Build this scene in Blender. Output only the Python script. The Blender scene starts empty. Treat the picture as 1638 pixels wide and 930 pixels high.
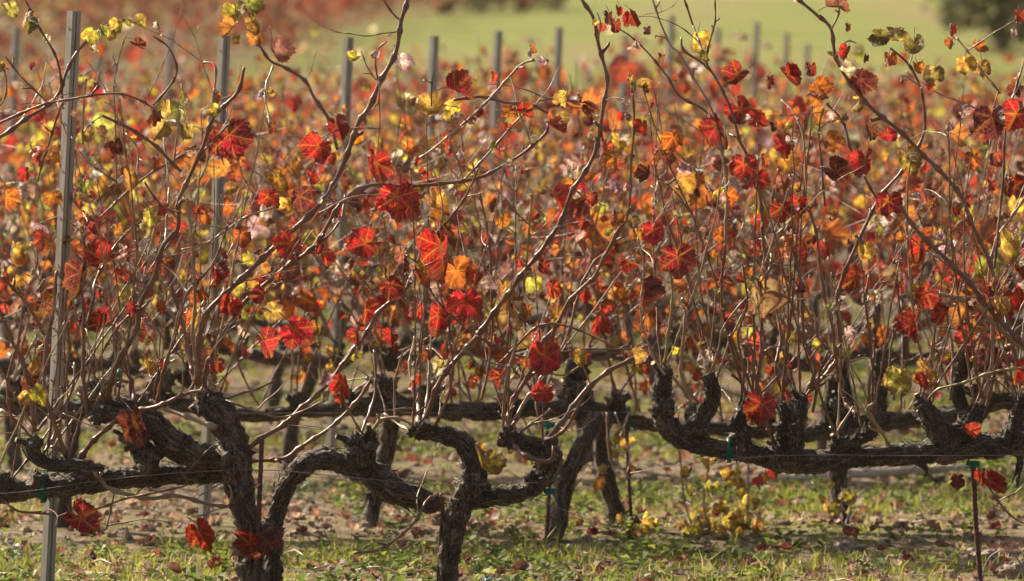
import bpy, math, random
import numpy as np
from mathutils import Vector, Matrix, Quaternion, noise as mn

R = random.Random(11)
rad = math.radians
S = bpy.context.scene
COL = S.collection

# ------------------------------------------------------------------ camera
FPX = 8154.0                       # focal length in photograph pixels (1638 wide)
DCAM, HCAM, PITCH = 12.8, 1.452, math.atan(415 / 8154)
cam = bpy.data.cameras.new("camera")
cam.sensor_width = 36.0
cam.lens = 36.0 * FPX / 1638
cam.clip_start, cam.clip_end = 0.5, 3000
cam.dof.use_dof = True
cam.dof.focus_distance = DCAM
cam.dof.aperture_fstop = 4.8
cam.dof.aperture_blades = 9
camo = bpy.data.objects.new("camera", cam)
camo.location = (0, -DCAM, HCAM)
camo.rotation_euler = (math.pi / 2 - PITCH, 0, 0)
COL.objects.link(camo)
S.camera = camo

# ------------------------------------------------------------------ light
SUN_EL, SUN_AZ = rad(36), rad(-50)          # azimuth from the view direction, to the left: back light
sdir = Vector((math.sin(SUN_AZ) * math.cos(SUN_EL), math.cos(SUN_AZ) * math.cos(SUN_EL), math.sin(SUN_EL)))
sun = bpy.data.lights.new("sun", 'SUN')
sun.energy, sun.angle, sun.color = 5.0, rad(0.5), (1.0, 0.88, 0.68)
suno = bpy.data.objects.new("sun", sun)
suno.rotation_euler = sdir.to_track_quat('Z', 'Y').to_euler()
COL.objects.link(suno)
W = bpy.data.worlds.new("World"); S.world = W; W.use_nodes = True
wn = W.node_tree
sky = wn.nodes.new('ShaderNodeTexSky'); sky.sky_type = 'NISHITA'; sky.sun_disc = False
sky.sun_elevation, sky.sun_rotation = SUN_EL, SUN_AZ % (2 * math.pi)
sky.dust_density, sky.ozone_density = 5.0, 0.3
wn.links.new(sky.outputs[0], wn.nodes['Background'].inputs[0])
wn.nodes['Background'].inputs[1].default_value = 0.075
S.view_settings.view_transform = 'Standard'
S.view_settings.look = 'None'
S.view_settings.exposure = 0.85
S.view_settings.gamma = 1.0
S.render.engine = 'CYCLES'
S.cycles.use_denoising = True
S.cycles.max_bounces = 6
S.cycles.transparent_max_bounces = 4


# ------------------------------------------------------------------ helpers
CF = Vector((0, math.cos(PITCH), -math.sin(PITCH)))
CU = Vector((0, math.sin(PITCH), math.cos(PITCH)))
CP = Vector((0, -DCAM, HCAM))


def at(px, py, Y=0.0):
    """the point of the vertical plane y = Y that stands at this place of the photograph"""
    d = CF + Vector((1, 0, 0)) * ((px - 819) / FPX) + CU * ((465 - py) / FPX)
    return CP + d * ((Y + DCAM) / d.y)


def scale_at(Y):
    return (Y + DCAM) / FPX          # metres per photograph pixel


def tag(o, label=None, cat=None, group=None, kind=None):
    if label: o['label'] = label
    if cat: o['category'] = cat
    if group: o['group'] = group
    if kind: o['kind'] = kind
    return o


def empty(name, loc, rz=0.0):
    o = bpy.data.objects.new(name, None)
    o.empty_display_size = 0.05
    o.location = loc; o.rotation_euler = (0, 0, rz)
    COL.objects.link(o)
    return o


class MB:
    """collects vertices, faces and uv of one mesh"""
    def __init__(s): s.v, s.f, s.uv, s.mi, s.col = [], [], [], [], []

    def add(s, verts, faces, uv=None, mi=0, col=None):
        b = len(s.v)
        s.v.extend(verts); s.uv.extend(uv if uv is not None else [(0.0, 0.0)] * len(verts))
        if col is not None: s.col.extend([col] * len(verts))
        s.f.extend([tuple(i + b for i in f) for f in faces]); s.mi.extend([mi] * len(faces))

    def mesh(s, name, mats, smooth=True):
        me = bpy.data.meshes.new(name)
        me.from_pydata([tuple(p) for p in s.v], [], s.f)
        for m in mats: me.materials.append(m)
        n = len(me.loops)
        li = np.empty(n, np.int32); me.loops.foreach_get('vertex_index', li)
        uvl = me.uv_layers.new(name='UVMap')
        uvl.data.foreach_set('uv', np.asarray(s.uv, np.float32)[li].ravel())
        me.polygons.foreach_set('material_index', np.asarray(s.mi, np.int32))
        me.polygons.foreach_set('use_smooth', np.full(len(me.polygons), smooth))
        if s.col:
            ca = me.color_attributes.new('tint', 'FLOAT_COLOR', 'POINT')
            ca.data.foreach_set('color', np.asarray(s.col, np.float32).ravel())
        me.update()
        return me

    def build(s, name, mats, parent=None, origin=None, smooth=True):
        o = bpy.data.objects.new(name, s.mesh(name, mats, smooth))
        COL.objects.link(o)
        if parent is not None: o.parent = parent
        if origin is not None: o.location = origin
        return o


def big_mesh(name, verts, faces_idx, mats, cols=None, uv=None, smooth=False):
    """fast mesh from numpy arrays; faces_idx is (n, 3) or (n, 4)"""
    me = bpy.data.meshes.new(name)
    nv, nf, k = len(verts), len(faces_idx), faces_idx.shape[1]
    me.vertices.add(nv); me.vertices.foreach_set('co', np.asarray(verts, np.float32).ravel())
    me.loops.add(nf * k); me.loops.foreach_set('vertex_index', faces_idx.astype(np.int32).ravel())
    me.polygons.add(nf)
    me.polygons.foreach_set('loop_start', np.arange(0, nf * k, k, dtype=np.int32))
    me.polygons.foreach_set('loop_total', np.full(nf, k, np.int32))
    me.polygons.foreach_set('use_smooth', np.full(nf, smooth))
    for m in mats: me.materials.append(m)
    if uv is not None:
        ul = me.uv_layers.new(name='UVMap')
        ul.data.foreach_set('uv', np.asarray(uv, np.float32)[faces_idx.ravel()].ravel())
    if cols is not None:
        ca = me.color_attributes.new('tint', 'FLOAT_COLOR', 'POINT')
        ca.data.foreach_set('color', np.asarray(cols, np.float32).ravel())
    me.update(calc_edges=True)
    return me


def link_mesh(name, me, parent=None):
    o = bpy.data.objects.new(name, me); COL.objects.link(o)
    if parent is not None: o.parent = parent
    return o


# ------------------------------------------------------------------ materials
class NT:
    def __init__(s, name):
        s.m = bpy.data.materials.new(name); s.m.use_nodes = True
        s.t = s.m.node_tree; s.t.nodes.clear()
        s.out = s.t.nodes.new('ShaderNodeOutputMaterial')

    def n(s, typ, **kw):
        nd = s.t.nodes.new(typ)
        for k, v in kw.items(): setattr(nd, k, v)
        return nd

    def l(s, a, b): s.t.links.new(a, b)

    def val(s, sock, v):
        if hasattr(v, 'is_output') or isinstance(v, bpy.types.NodeSocket): s.l(v, sock)
        else: sock.default_value = v

    def math(s, op, a, b=0.0, c=0.0, clamp=False):
        nd = s.n('ShaderNodeMath', operation=op, use_clamp=clamp)
        for i, v in enumerate((a, b, c)): s.val(nd.inputs[i], v)
        return nd.outputs[0]

    def mix(s, fac, a, b, blend='MIX'):
        nd = s.n('ShaderNodeMix', data_type='RGBA', blend_type=blend)
        s.val(nd.inputs[0], fac)
        s.val(nd.inputs[6], a if isinstance(a, bpy.types.NodeSocket) else (*a, 1))
        s.val(nd.inputs[7], b if isinstance(b, bpy.types.NodeSocket) else (*b, 1))
        return nd.outputs[2]

    def noise(s, vec, scale, detail=3, rough=0.55):
        nd = s.n('ShaderNodeTexNoise'); nd.inputs['Scale'].default_value = scale
        nd.inputs['Detail'].default_value = detail; nd.inputs['Roughness'].default_value = rough
        if vec is not None: s.l(vec, nd.inputs['Vector'])
        return nd.outputs[0]

    def ramp(s, fac, lo, hi):
        nd = s.n('ShaderNodeMapRange', interpolation_type='SMOOTHSTEP')
        s.val(nd.inputs[0], fac); nd.inputs[1].default_value = lo; nd.inputs[2].default_value = hi
        return nd.outputs[0]

    def principled(s, color, rough=0.6, spec=0.4, metal=0.0, normal=None):
        p = s.n('ShaderNodeBsdfPrincipled')
        s.val(p.inputs['Base Color'], color if isinstance(color, bpy.types.NodeSocket) else (*color, 1))
        s.val(p.inputs['Roughness'], rough); s.val(p.inputs['Specular IOR Level'], spec)
        p.inputs['Metallic'].default_value = metal
        if normal is not None: s.l(normal, p.inputs['Normal'])
        return p.outputs[0]

    def bump(s, h, strength, dist):
        b = s.n('ShaderNodeBump'); b.inputs['Strength'].default_value = strength
        b.inputs['Distance'].default_value = dist; s.l(h, b.inputs['Height'])
        return b.outputs[0]

    def done(s, sh): s.l(sh, s.out.inputs[0]); return s.m


def leaf_material(name, per_object):
    t = NT(name)
    if per_object:
        oi = t.n('ShaderNodeObjectInfo'); base, veiny = oi.outputs['Color'], oi.outputs['Alpha']
        rnd = oi.outputs['Random']
    else:
        a = t.n('ShaderNodeAttribute', attribute_name='tint'); base, veiny = a.outputs['Color'], a.outputs['Alpha']
        rnd = t.math('FRACT', t.math('MULTIPLY', veiny, 37.7))
    uv = t.n('ShaderNodeUVMap').outputs[0]
    sx = t.n('ShaderNodeSeparateXYZ'); t.l(uv, sx.inputs[0])
    x, y = sx.outputs[0], sx.outputs[1]
    rr = t.math('SQRT', t.math('ADD', t.math('MULTIPLY', x, x), t.math('MULTIPLY', y, y)))
    th = t.math('ARCTAN2', x, y)
    sec = rad(57)
    d = t.math('ABSOLUTE', t.math('SUBTRACT', t.math('MODULO', t.math('ADD', t.math('ABSOLUTE', th), sec / 2), sec), sec / 2))
    lat = t.math('MULTIPLY', rr, t.math('SINE', d))
    along = t.math('MULTIPLY', rr, t.math('COSINE', d))
    main = t.math('SUBTRACT', 1.0, t.ramp(lat, 0.003, 0.017))
    halo = t.math('SUBTRACT', 1.0, t.ramp(lat, 0.0, 0.10))
    ph = t.math('FRACT', t.math('MULTIPLY', t.math('SUBTRACT', along, t.math('MULTIPLY', lat, 0.85)), 8.5))
    tri = t.math('ABSOLUTE', t.math('SUBTRACT', ph, 0.5))
    second = t.math('MULTIPLY', t.math('SUBTRACT', 1.0, t.ramp(tri, 0.02, 0.11)), 0.5)
    off = t.n('ShaderNodeVectorMath', operation='ADD'); t.l(uv, off.inputs[0])
    cmb = t.n('ShaderNodeCombineXYZ'); t.l(t.math('MULTIPLY', rnd, 50.0), cmb.inputs[0]); t.l(cmb.outputs[0], off.inputs[1])
    n1 = t.noise(off.outputs[0], 3.2, 4); n2 = t.noise(off.outputs[0], 14, 3)
    veins = t.math('MAXIMUM', main, second)
    hv = t.math('MAXIMUM', veins, t.math('MULTIPLY', t.math('MULTIPLY', halo, t.ramp(n1, 0.42, 0.7)), 0.7))
    hv = t.math('MULTIPLY', hv, t.math('MULTIPLY', veiny, t.math('ADD', 0.35, t.math('MULTIPLY', n1, 0.9))), clamp=True)
    warm = t.mix(0.62, base, (0.85, 0.38, 0.06))
    dark = t.mix(1.0, base, (0.36, 0.28, 0.40), 'MULTIPLY')
    blade = t.mix(t.ramp(n1, 0.37, 0.57), base, dark)
    blade = t.mix(t.math('MULTIPLY', t.ramp(n2, 0.50, 0.68), 0.75), blade, (0.15, 0.075, 0.04))
    edge = t.math('MULTIPLY', t.ramp(t.math('ADD', rr, t.math('MULTIPLY', n2, 0.25)), 0.52, 0.72), 0.75)
    blade = t.mix(edge, blade, (0.14, 0.05, 0.03))
    colr = t.mix(hv, blade, warm)
    # dull pale underside
    geo = t.n('ShaderNodeNewGeometry')
    back = t.mix(0.30, colr, (0.42, 0.33, 0.27))
    surf = t.mix(geo.outputs['Backfacing'], colr, back)
    nb = t.bump(t.math('ADD', t.math('MULTIPLY', veins, -0.6), n2), 0.55, 0.004)
    p = t.principled(surf, 0.34, 0.55, normal=nb)
    tr = t.n('ShaderNodeBsdfTranslucent')
    sat = t.n('ShaderNodeHueSaturation'); sat.inputs['Saturation'].default_value = 1.04; sat.inputs['Value'].default_value = 1.6
    t.l(colr, sat.inputs['Color']); t.l(sat.outputs[0], tr.inputs[0])
    ms = t.n('ShaderNodeMixShader'); ms.inputs[0].default_value = 0.52
    t.l(p, ms.inputs[1]); t.l(tr.outputs[0], ms.inputs[2])
    return t.done(ms.outputs[0])


M_LEAF = leaf_material('vine_leaf', True)
M_LEAFM = leaf_material('vine_leaf_mass', False)


def simple_leaf(name, trans=0.45, rough=0.6):
    t = NT(name)
    a = t.n('ShaderNodeAttribute', attribute_name='tint')
    p = t.principled(a.outputs['Color'], rough, 0.25)
    tr = t.n('ShaderNodeBsdfTranslucent'); t.l(a.outputs['Color'], tr.inputs[0])
    ms = t.n('ShaderNodeMixShader'); ms.inputs[0].default_value = trans
    t.l(p, ms.inputs[1]); t.l(tr.outputs[0], ms.inputs[2])
    return t.done(ms.outputs[0])


M_GRASS = simple_leaf('grass_blade', 0.5, 0.5)
M_LITTER = simple_leaf('dry_litter', 0.2, 0.75)
M_CROWN = simple_leaf('crown_leaf', 0.5, 0.6)


def bark_material():
    t = NT('vine_bark')
    uv = t.n('ShaderNodeUVMap').outputs[0]
    mp = t.n('ShaderNodeMapping'); mp.inputs['Scale'].default_value = (13, 8, 1); t.l(uv, mp.inputs[0])
    n1 = t.noise(mp.outputs[0], 2.2, 5, 0.65)
    tc = t.n('ShaderNodeTexCoord').outputs['Object']
    n2 = t.noise(tc, 22, 4); n3 = t.noise(tc, 160, 3)
    c = t.mix(t.ramp(n1, 0.36, 0.68), (0.030, 0.021, 0.015), (0.31, 0.22, 0.145))
    c = t.mix(t.math('MULTIPLY', t.ramp(n2, 0.52, 0.72), 0.6), c, (0.075, 0.062, 0.05))
    c = t.mix(t.math('MULTIPLY', t.ramp(n3, 0.53, 0.66), 0.75), c, (0.45, 0.35, 0.25))
    h = t.math('ADD', t.math('MULTIPLY', n1, 1.0), t.math('MULTIPLY', n3, 0.35))
    return t.done(t.principled(c, 0.62, 0.42, normal=t.bump(h, 1.0, 0.02)))


M_BARK = bark_material()


def cane_material(name, a, b, pale):
    t = NT(name)
    oi = t.n('ShaderNodeObjectInfo').outputs['Random']
    tc = t.n('ShaderNodeTexCoord').outputs['Object']
    uv = t.n('ShaderNodeUVMap').outputs[0]
    mp = t.n('ShaderNodeMapping'); mp.inputs['Scale'].default_value = (9, 14, 1); t.l(uv, mp.inputs[0])
    n1 = t.noise(mp.outputs[0], 3.0, 3); n2 = t.noise(tc, 13, 2)
    c = t.mix(oi, a, b)
    c = t.mix(t.math('MULTIPLY', t.ramp(n2, 0.45, 0.75), 0.6), c, pale)
    c = t.mix(t.math('MULTIPLY', t.ramp(n1, 0.5, 0.75), 0.5), c, (0.07, 0.04, 0.03))
    return t.done(t.principled(c, 0.33, 0.6, normal=t.bump(n1, 0.35, 0.002)))


M_CANE = cane_material('cane_brown', (0.145, 0.058, 0.032), (0.22, 0.098, 0.055), (0.34, 0.20, 0.125))
M_PALE = cane_material('cane_pale', (0.27, 0.165, 0.10), (0.37, 0.245, 0.155), (0.50, 0.37, 0.26))
M_GCANE = cane_material('cane_green', (0.25, 0.22, 0.07), (0.32, 0.25, 0.10), (0.40, 0.33, 0.18))


def steel_material():
    t = NT('galvanised_steel')
    tc = t.n('ShaderNodeTexCoord').outputs['Object']
    mp = t.n('ShaderNodeMapping'); mp.inputs['Scale'].default_value = (1, 1, 0.12); t.l(tc, mp.inputs[0])
    n1 = t.noise(mp.outputs[0], 55, 4); n2 = t.noise(tc, 9, 3)
    c = t.mix(t.ramp(n1, 0.3, 0.7), (0.30, 0.285, 0.25), (0.43, 0.41, 0.37))
    c = t.mix(t.math('MULTIPLY', t.ramp(n2, 0.56, 0.75), 0.5), c, (0.24, 0.19, 0.15))
    return t.done(t.principled(c, 0.55, 0.4, 0.35))


def flat_material(name, a, b, scale, rough=0.7, spec=0.3, metal=0.0, bump=0.3):
    t = NT(name)
    tc = t.n('ShaderNodeTexCoord').outputs['Object']
    n1 = t.noise(tc, scale, 4)
    c = t.mix(t.ramp(n1, 0.3, 0.7), a, b)
    return t.done(t.principled(c, rough, spec, metal, t.bump(n1, bump, 0.01)))


M_STEEL = steel_material()
M_RUST = flat_material('rusty_iron', (0.075, 0.036, 0.026), (0.17, 0.085, 0.06), 90, 0.7)
M_WIRE = flat_material('old_wire', (0.20, 0.17, 0.15), (0.32, 0.28, 0.24), 60, 0.5, 0.5, 0.4, 0.1)
M_TIE = flat_material('green_tie', (0.0, 0.10, 0.07), (0.01, 0.17, 0.115), 120, 0.45, 0.4, 0.0, 0.1)
M_STONE = flat_material('pale_stone', (0.24, 0.18, 0.14), (0.42, 0.33, 0.27), 35, 0.85, 0.2, 0, 0.8)
M_POLE = flat_material('weathered_wood', (0.52, 0.42, 0.31), (0.66, 0.55, 0.42), 20, 0.8, 0.2, 0, 0.4)
M_BLUE = flat_material('blue_plastic', (0.16, 0.33, 0.38), (0.25, 0.45, 0.5), 40, 0.45, 0.4, 0, 0.1)
M_TREEBARK = flat_material('tree_bark', (0.06, 0.045, 0.035), (0.14, 0.11, 0.08), 12, 0.9, 0.2, 0, 0.6)


def ground_material():
    t = NT('vineyard_soil')
    tc = t.n('ShaderNodeTexCoord').outputs['Object']
    sx = t.n('ShaderNodeSeparateXYZ'); t.l(tc, sx.inputs[0])
    n1 = t.noise(tc, 1.6, 5); n2 = t.noise(tc, 9, 5, 0.65); n3 = t.noise(tc, 60, 4, 0.7)
    soil = t.mix(t.ramp(n2, 0.35, 0.7), (0.13, 0.095, 0.06), (0.29, 0.22, 0.145))
    soil = t.mix(t.math('MULTIPLY', t.ramp(n3, 0.52, 0.70), 0.7), soil, (0.44, 0.35, 0.245))
    soil = t.mix(t.math('MULTIPLY', t.ramp(n3, 0.40, 0.25), 0.7), soil, (0.09, 0.06, 0.045))
    gr = t.mix(t.ramp(n2, 0.3, 0.7), (0.15, 0.16, 0.045), (0.25, 0.24, 0.08))
    soil = t.mix(t.math('MULTIPLY', t.ramp(n1, 0.5, 0.62), 0.55), soil, gr)
    # meadow on the slope beyond the last row: a mown green field with dry streaks
    mp = t.n('ShaderNodeMapping'); mp.inputs['Scale'].default_value = (0.35, 0.09, 1); t.l(tc, mp.inputs[0])
    m1 = t.noise(mp.outputs[0], 0.9, 5, 0.6); m2 = t.noise(tc, 1.1, 6, 0.7)
    mp3 = t.n('ShaderNodeMapping'); mp3.inputs['Scale'].default_value = (0.16, 1.0, 1); t.l(tc, mp3.inputs[0])
    m3 = t.noise(mp3.outputs[0], 0.7, 4, 0.6)
    mead = t.mix(t.ramp(m2, 0.3, 0.7), (0.15, 0.185, 0.034), (0.225, 0.25, 0.056))
    mead = t.mix(t.math('MULTIPLY', t.ramp(m3, 0.46, 0.60), 0.6), mead, (0.29, 0.245, 0.09))
    mead = t.mix(t.math('MULTIPLY', t.ramp(m1, 0.48, 0.62), 0.6), mead, (0.27, 0.205, 0.095))
    # rough dry strip on the left, below the red vineyard
    lim = t.math('SUBTRACT', t.math('MULTIPLY', sx.outputs[1], 0.09), t.math('ADD', sx.outputs[0], 8.2))
    lim = t.math('ADD', lim, t.math('MULTIPLY', t.math('SUBTRACT', m2, 0.5), 3.0))
    rough = t.mix(t.ramp(m2, 0.35, 0.65), (0.15, 0.085, 0.045), (0.17, 0.14, 0.055))
    mead = t.mix(t.ramp(lim, -1.0, 1.4), mead, rough)
    far = t.ramp(t.math('ADD', sx.outputs[1], t.math('MULTIPLY', t.math('SUBTRACT', n1, 0.5), 4.0)), 27.0, 31.0)
    c = t.mix(far, soil, mead)
    h = t.math('ADD', n2, t.math('MULTIPLY', n3, 0.6))
    return t.done(t.principled(c, 0.92, 0.15, normal=t.bump(h, 0.9, 0.03)))


M_GROUND = ground_material()


# ------------------------------------------------------------------ terrain
def ground_z(x, y):
    z = 0.0
    d = y + DCAM
    if d > 38:
        k = min((d - 38) / 10, 1.0)
        z = 0.035 * (d - 38) * (0.5 + 0.5 * k)
    if d > 260: z -= 0.0002 * (d - 260) ** 2 * 0.35
    z += 0.012 * mn.noise(Vector((x * 1.3, y * 1.3, 0))) + 0.007 * mn.noise(Vector((x * 4.1, y * 4.1, 3)))
    z += 0.02 * max(0, 1 - abs(((y + 1.0) % 2.0) - 1.0) / 0.45) * (1 if y < 27 else 0) - 0.01 * (1 if y < 27 else 0)
    if d > 50: z += 0.25 * mn.noise(Vector((x * 0.05, y * 0.05, 7))) * min((d - 50) / 30, 1)
    return z


def build_ground():
    xs = np.concatenate([[-600, -300, -150, -80, -50, -30, -20, -14, -10, -7, -5], np.arange(-4, 4.01, 0.11),
                         [5, 7, 10, 14, 20, 30, 50, 80, 150, 300, 600]])
    ys = np.concatenate([[-200, -100, -60, -40, -25, -18, -14, -10, -7, -5, -3, -2, -1.4], np.arange(-1, 12, 0.10), np.arange(12, 28, 0.4),
                         np.arange(28, 60, 1.5), np.arange(60, 140, 4), np.arange(140, 400, 15), [450, 520, 600]])
    V = np.array([(x, y, ground_z(x, y)) for y in ys for x in xs])
    nx, ny = len(xs), len(ys)
    F = np.array([(j * nx + i, j * nx + i + 1, (j + 1) * nx + i + 1, (j + 1) * nx + i) for j in range(ny - 1) for i in range(nx - 1)])
    o = link_mesh('ground', big_mesh('ground', V, F, [M_GROUND], smooth=True))
    tag(o, kind='structure')


build_ground()


# ------------------------------------------------------------------ curves and tubes
def catmull(P, step):
    """P: rows of x y z r; returns points resampled at about step metres"""
    P = np.asarray(P, float)
    if len(P) == 2: P = np.vstack([P[0], (P[0] + P[1]) / 2, P[1]])
    E = np.vstack([2 * P[0] - P[1], P, 2 * P[-1] - P[-2]])
    out = []
    for i in range(1, len(E) - 2):
        a, b, c, d = E[i - 1:i + 3]
        n = max(1, int(np.linalg.norm((c - b)[:3]) / step))
        for k in range(n):
            s = k / n
            out.append(0.5 * (2 * b + (c - a) * s + (2 * a - 5 * b + 4 * c - d) * s * s + (3 * b - a - 3 * c + d) * s ** 3))
    out.append(P[-1])
    out = np.array(out); out[:, 3] = np.maximum(out[:, 3], 0.0006)
    return out


def frames(C):
    T = np.gradient(C[:, :3], axis=0)
    T /= np.linalg.norm(T, axis=1, keepdims=True) + 1e-12
    n = np.cross(T[0], (0.3, 1, 0.1)); n /= np.linalg.norm(n)
    N = []
    for t in T:
        n = n - t * np.dot(n, t); n /= np.linalg.norm(n) + 1e-12
        N.append(n)
    N = np.array(N)
    return T, N, np.cross(T, N)


def tube(mb, C, sides, rough=0.0, seed=0.0, cap=True, mi=0, col=None):
    """sweep a tube along C (x y z r); rough adds fibrous ridges and lumps"""
    T, N, B = frames(C)
    seg = np.linalg.norm(np.diff(C[:, :3], axis=0), axis=1)
    L = np.concatenate([[0], np.cumsum(seg)])
    ang = np.arange(sides) * 2 * math.pi / sides
    verts, uv = [], []
    for i in range(len(C)):
        r = C[i, 3]
        for a in ang:
            rr = r
            if rough:
                tw = a + L[i] * 3.0
                k = Vector((math.cos(tw) * 2.2, math.sin(tw) * 2.2, L[i] * 11 + seed))
                k2 = Vector((math.cos(tw) * 5, math.sin(tw) * 6, L[i] * 22 + seed * 2))
                k3 = Vector((math.cos(a), math.sin(a), L[i] * 28 + seed))
                k4 = Vector((math.cos(a) * 3, math.sin(a) * 3, L[i] * 75 + seed * 3))
                rr = r * (1 + rough * (1.0 * mn.noise(k) + 0.6 * (1 - 2 * abs(mn.noise(k2))) - 0.30 + 0.9 * mn.noise(k3) + (0.75 * mn.noise(k4) if sides > 10 else 0)))
            verts.append(C[i, :3] + (N[i] * math.cos(a) + B[i] * math.sin(a)) * rr)
            uv.append((a / (2 * math.pi), L[i]))
    f = []
    for i in range(len(C) - 1):
        for j in range(sides):
            k = (j + 1) % sides
            f.append((i * sides + j, i * sides + k, (i + 1) * sides + k, (i + 1) * sides + j))
    if cap:
        f.append(tuple(range(sides))[::-1]); f.append(tuple((len(C) - 1) * sides + j for j in range(sides)))
    mb.add(verts, f, uv, mi, col)
    return T, N, B, L


def bark_strips(mb, C, n, rg):
    T, N, B = frames(C)
    m = len(C)
    for _ in range(n):
        a = rg.uniform(0, 2 * math.pi); i0 = rg.randrange(0, max(1, m - 4)); ln = rg.randint(3, min(9, m - 1))
        w = rg.uniform(0.0015, 0.008); lift = rg.uniform(0.002, 0.022) * (1.5 if rg.random() < .2 else 0.8)
        verts, f = [], []
        k = 0
        for q in range(ln):
            i = min(i0 + q, m - 1); s = q / (ln - 1)
            aa = a + s * rg.uniform(0, .25)
            o = N[i] * math.cos(aa) + B[i] * math.sin(aa)
            side = np.cross(T[i], o)
            p = C[i, :3] + o * (C[i, 3] * 1.06 + lift * s ** 2)
            ww = w * (1 - 0.7 * s)
            verts += [p - side * ww, p + side * ww]; k += 1
        for q in range(k - 1): f.append((2 * q, 2 * q + 1, 2 * q + 3, 2 * q + 2))
        mb.add(verts, f, [(rg.random(), j * 0.01) for j in range(len(verts))])


def blob(mb, c, r, seed, seg=14, ring=9, rough=0.45, stretch=(1, 1, 1), mi=0, col=None):
    verts, f, uv = [], [], []
    for i in range(ring + 1):
        t = math.pi * i / ring
        for j in range(seg):
            a = 2 * math.pi * j / seg
            d = Vector((math.sin(t) * math.cos(a), math.sin(t) * math.sin(a), math.cos(t)))
            k = 1 + rough * (mn.noise(d * 1.7 + Vector((seed, 0, 0))) + 0.6 * mn.noise(d * 4.5 + Vector((0, seed, 0))))
            verts.append((c[0] + d.x * r * k * stretch[0], c[1] + d.y * r * k * stretch[1], c[2] + d.z * r * k * stretch[2]))
            uv.append((j / seg, i * 0.02))
    for i in range(ring):
        for j in range(seg):
            f.append((i * seg + j, (i + 1) * seg + j, (i + 1) * seg + (j + 1) % seg, i * seg + (j + 1) % seg))
    mb.add(verts, f, uv, mi, col)


# ------------------------------------------------------------------ vine leaves
def leaf_mesh(name, kind, rg, mat, lod=0):
    """one vine leaf about 1 wide; blade base at the origin, tip along +Y, upper face along +Z"""
    key = [(0, .62), (14, .575), (27, .51), (40, .52), (55, .57), (70, .545), (84, .50), (98, .50), (114, .49), (130, .46), (150, .40), (167, .29), (180, .07)]
    lobe = rg.uniform(0.5, 2.0)
    n = 44 if lod == 0 else 18
    rng = []
    for i in range(n):
        th = -180 + 360 * (i + 0.5) / n
        a = abs(th)
        for (a0, r0), (a1, r1) in zip(key, key[1:]):
            if a0 <= a <= a1: rr = r0 + (r1 - r0) * (a - a0) / (a1 - a0); break
        rr = 0.47 + (rr - 0.47) * lobe if a < 140 else rr
        rr *= 1 + (0.055 if i % 2 else -0.045) * (1 if lod == 0 else .5) + rg.uniform(-.04, .04)
        rng.append((rad(th), rr))
    la, lb = rg.uniform(.80, 1.12), rg.uniform(.80, 1.12)          # the two halves are never alike
    rng = [(th, rr * (la if th < 0 else lb)) for th, rr in rng]
    for _ in range(rg.choice([0, 1, 1, 2])):                        # torn or withered edge
        b0 = rg.randrange(n); bw = rg.randint(1, max(2, n // 14)); bd = rg.uniform(.55, .82)
        for q in range(b0, b0 + bw): rng[q % n] = (rng[q % n][0], rng[q % n][1] * bd)
    seed = rg.uniform(0, 100)
    kx, ky, fold, wav, sh = {'flat': (rg.uniform(.5, 1.5), rg.uniform(-1.4, .9), rg.uniform(.1, .5), .13, 1.0),
                             'cup': (rg.uniform(1.6, 2.6), rg.uniform(.8, 2.0), .2, .13, 1.0),
                             'fold': (rg.uniform(.3, .9), rg.uniform(-1.6, .6), rg.uniform(.9, 2.0), .12, 1.0),
                             'roll': (rg.uniform(2.6, 4.6) * rg.choice([1, 1, -1]), rg.uniform(-1.2, .8), .1, .12, 1.0),
                             'dry': (rg.uniform(2.2, 4.4) * rg.choice([1, -1]), rg.uniform(-3, 3), rg.uniform(0, .9), .26, rg.uniform(.75, .95))}[kind]

    def shape(x, y):
        rr = math.hypot(x, y)
        z = fold * abs(x) * 0.55 + wav * (mn.noise(Vector((x * 3.1, y * 3.1, seed))) + 0.6 * mn.noise(Vector((x * 7, y * 7, seed + 5)))) * (0.25 + rr * 1.6)
        x = x / math.sqrt(1 + (fold * 0.55) ** 2)
        X, zx = math.sin(kx * x) / kx, (1 - math.cos(kx * x)) / kx
        q = max(y, -.3)
        Y, zy = math.sin(ky * q) / ky + (y - q), (1 - math.cos(ky * q)) / ky
        return (X * sh, Y * sh, (z + zx + zy) * sh)
    verts, uv, f = [shape(0, 0)], [(0, 0)], []
    levels = (0.38, 0.72, 1.0) if lod == 0 else (0.6, 1.0)
    for lv in levels:
        for th, rr in rng:
            k = rr if lv == 1.0 else (rr * 0.7 + 0.44 * 0.3 if abs(th) < 2.7 else rr)
            x, y = math.sin(th) * k * lv, math.cos(th) * k * lv
            verts.append(shape(x, y)); uv.append((x, y))
    for i in range(n - 1): f.append((0, 1 + i + 1, 1 + i))
    for q in range(len(levels) - 1):
        for i in range(n - 1):
            a = 1 + q * n + i; b = a + n
            f.append((a, a + 1, b + 1, b))
    mb = MB()
    # faces wound so that the normal is +Z
    mb.add(verts, f, uv, 0)
    # petiole: leaves the blade base backwards and droops away below the blade
    ln = rg.uniform(.45, .75)
    P = [(0, 0.0, .0, .016), (rg.uniform(-.06, .06), -ln * .45, -.05, .014), (rg.uniform(-.15, .15), -ln, rg.uniform(-.25, 0), .017)]
    if lod == 0: tube(mb, catmull(P, .16), 4, mi=1)
    return mb


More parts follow.
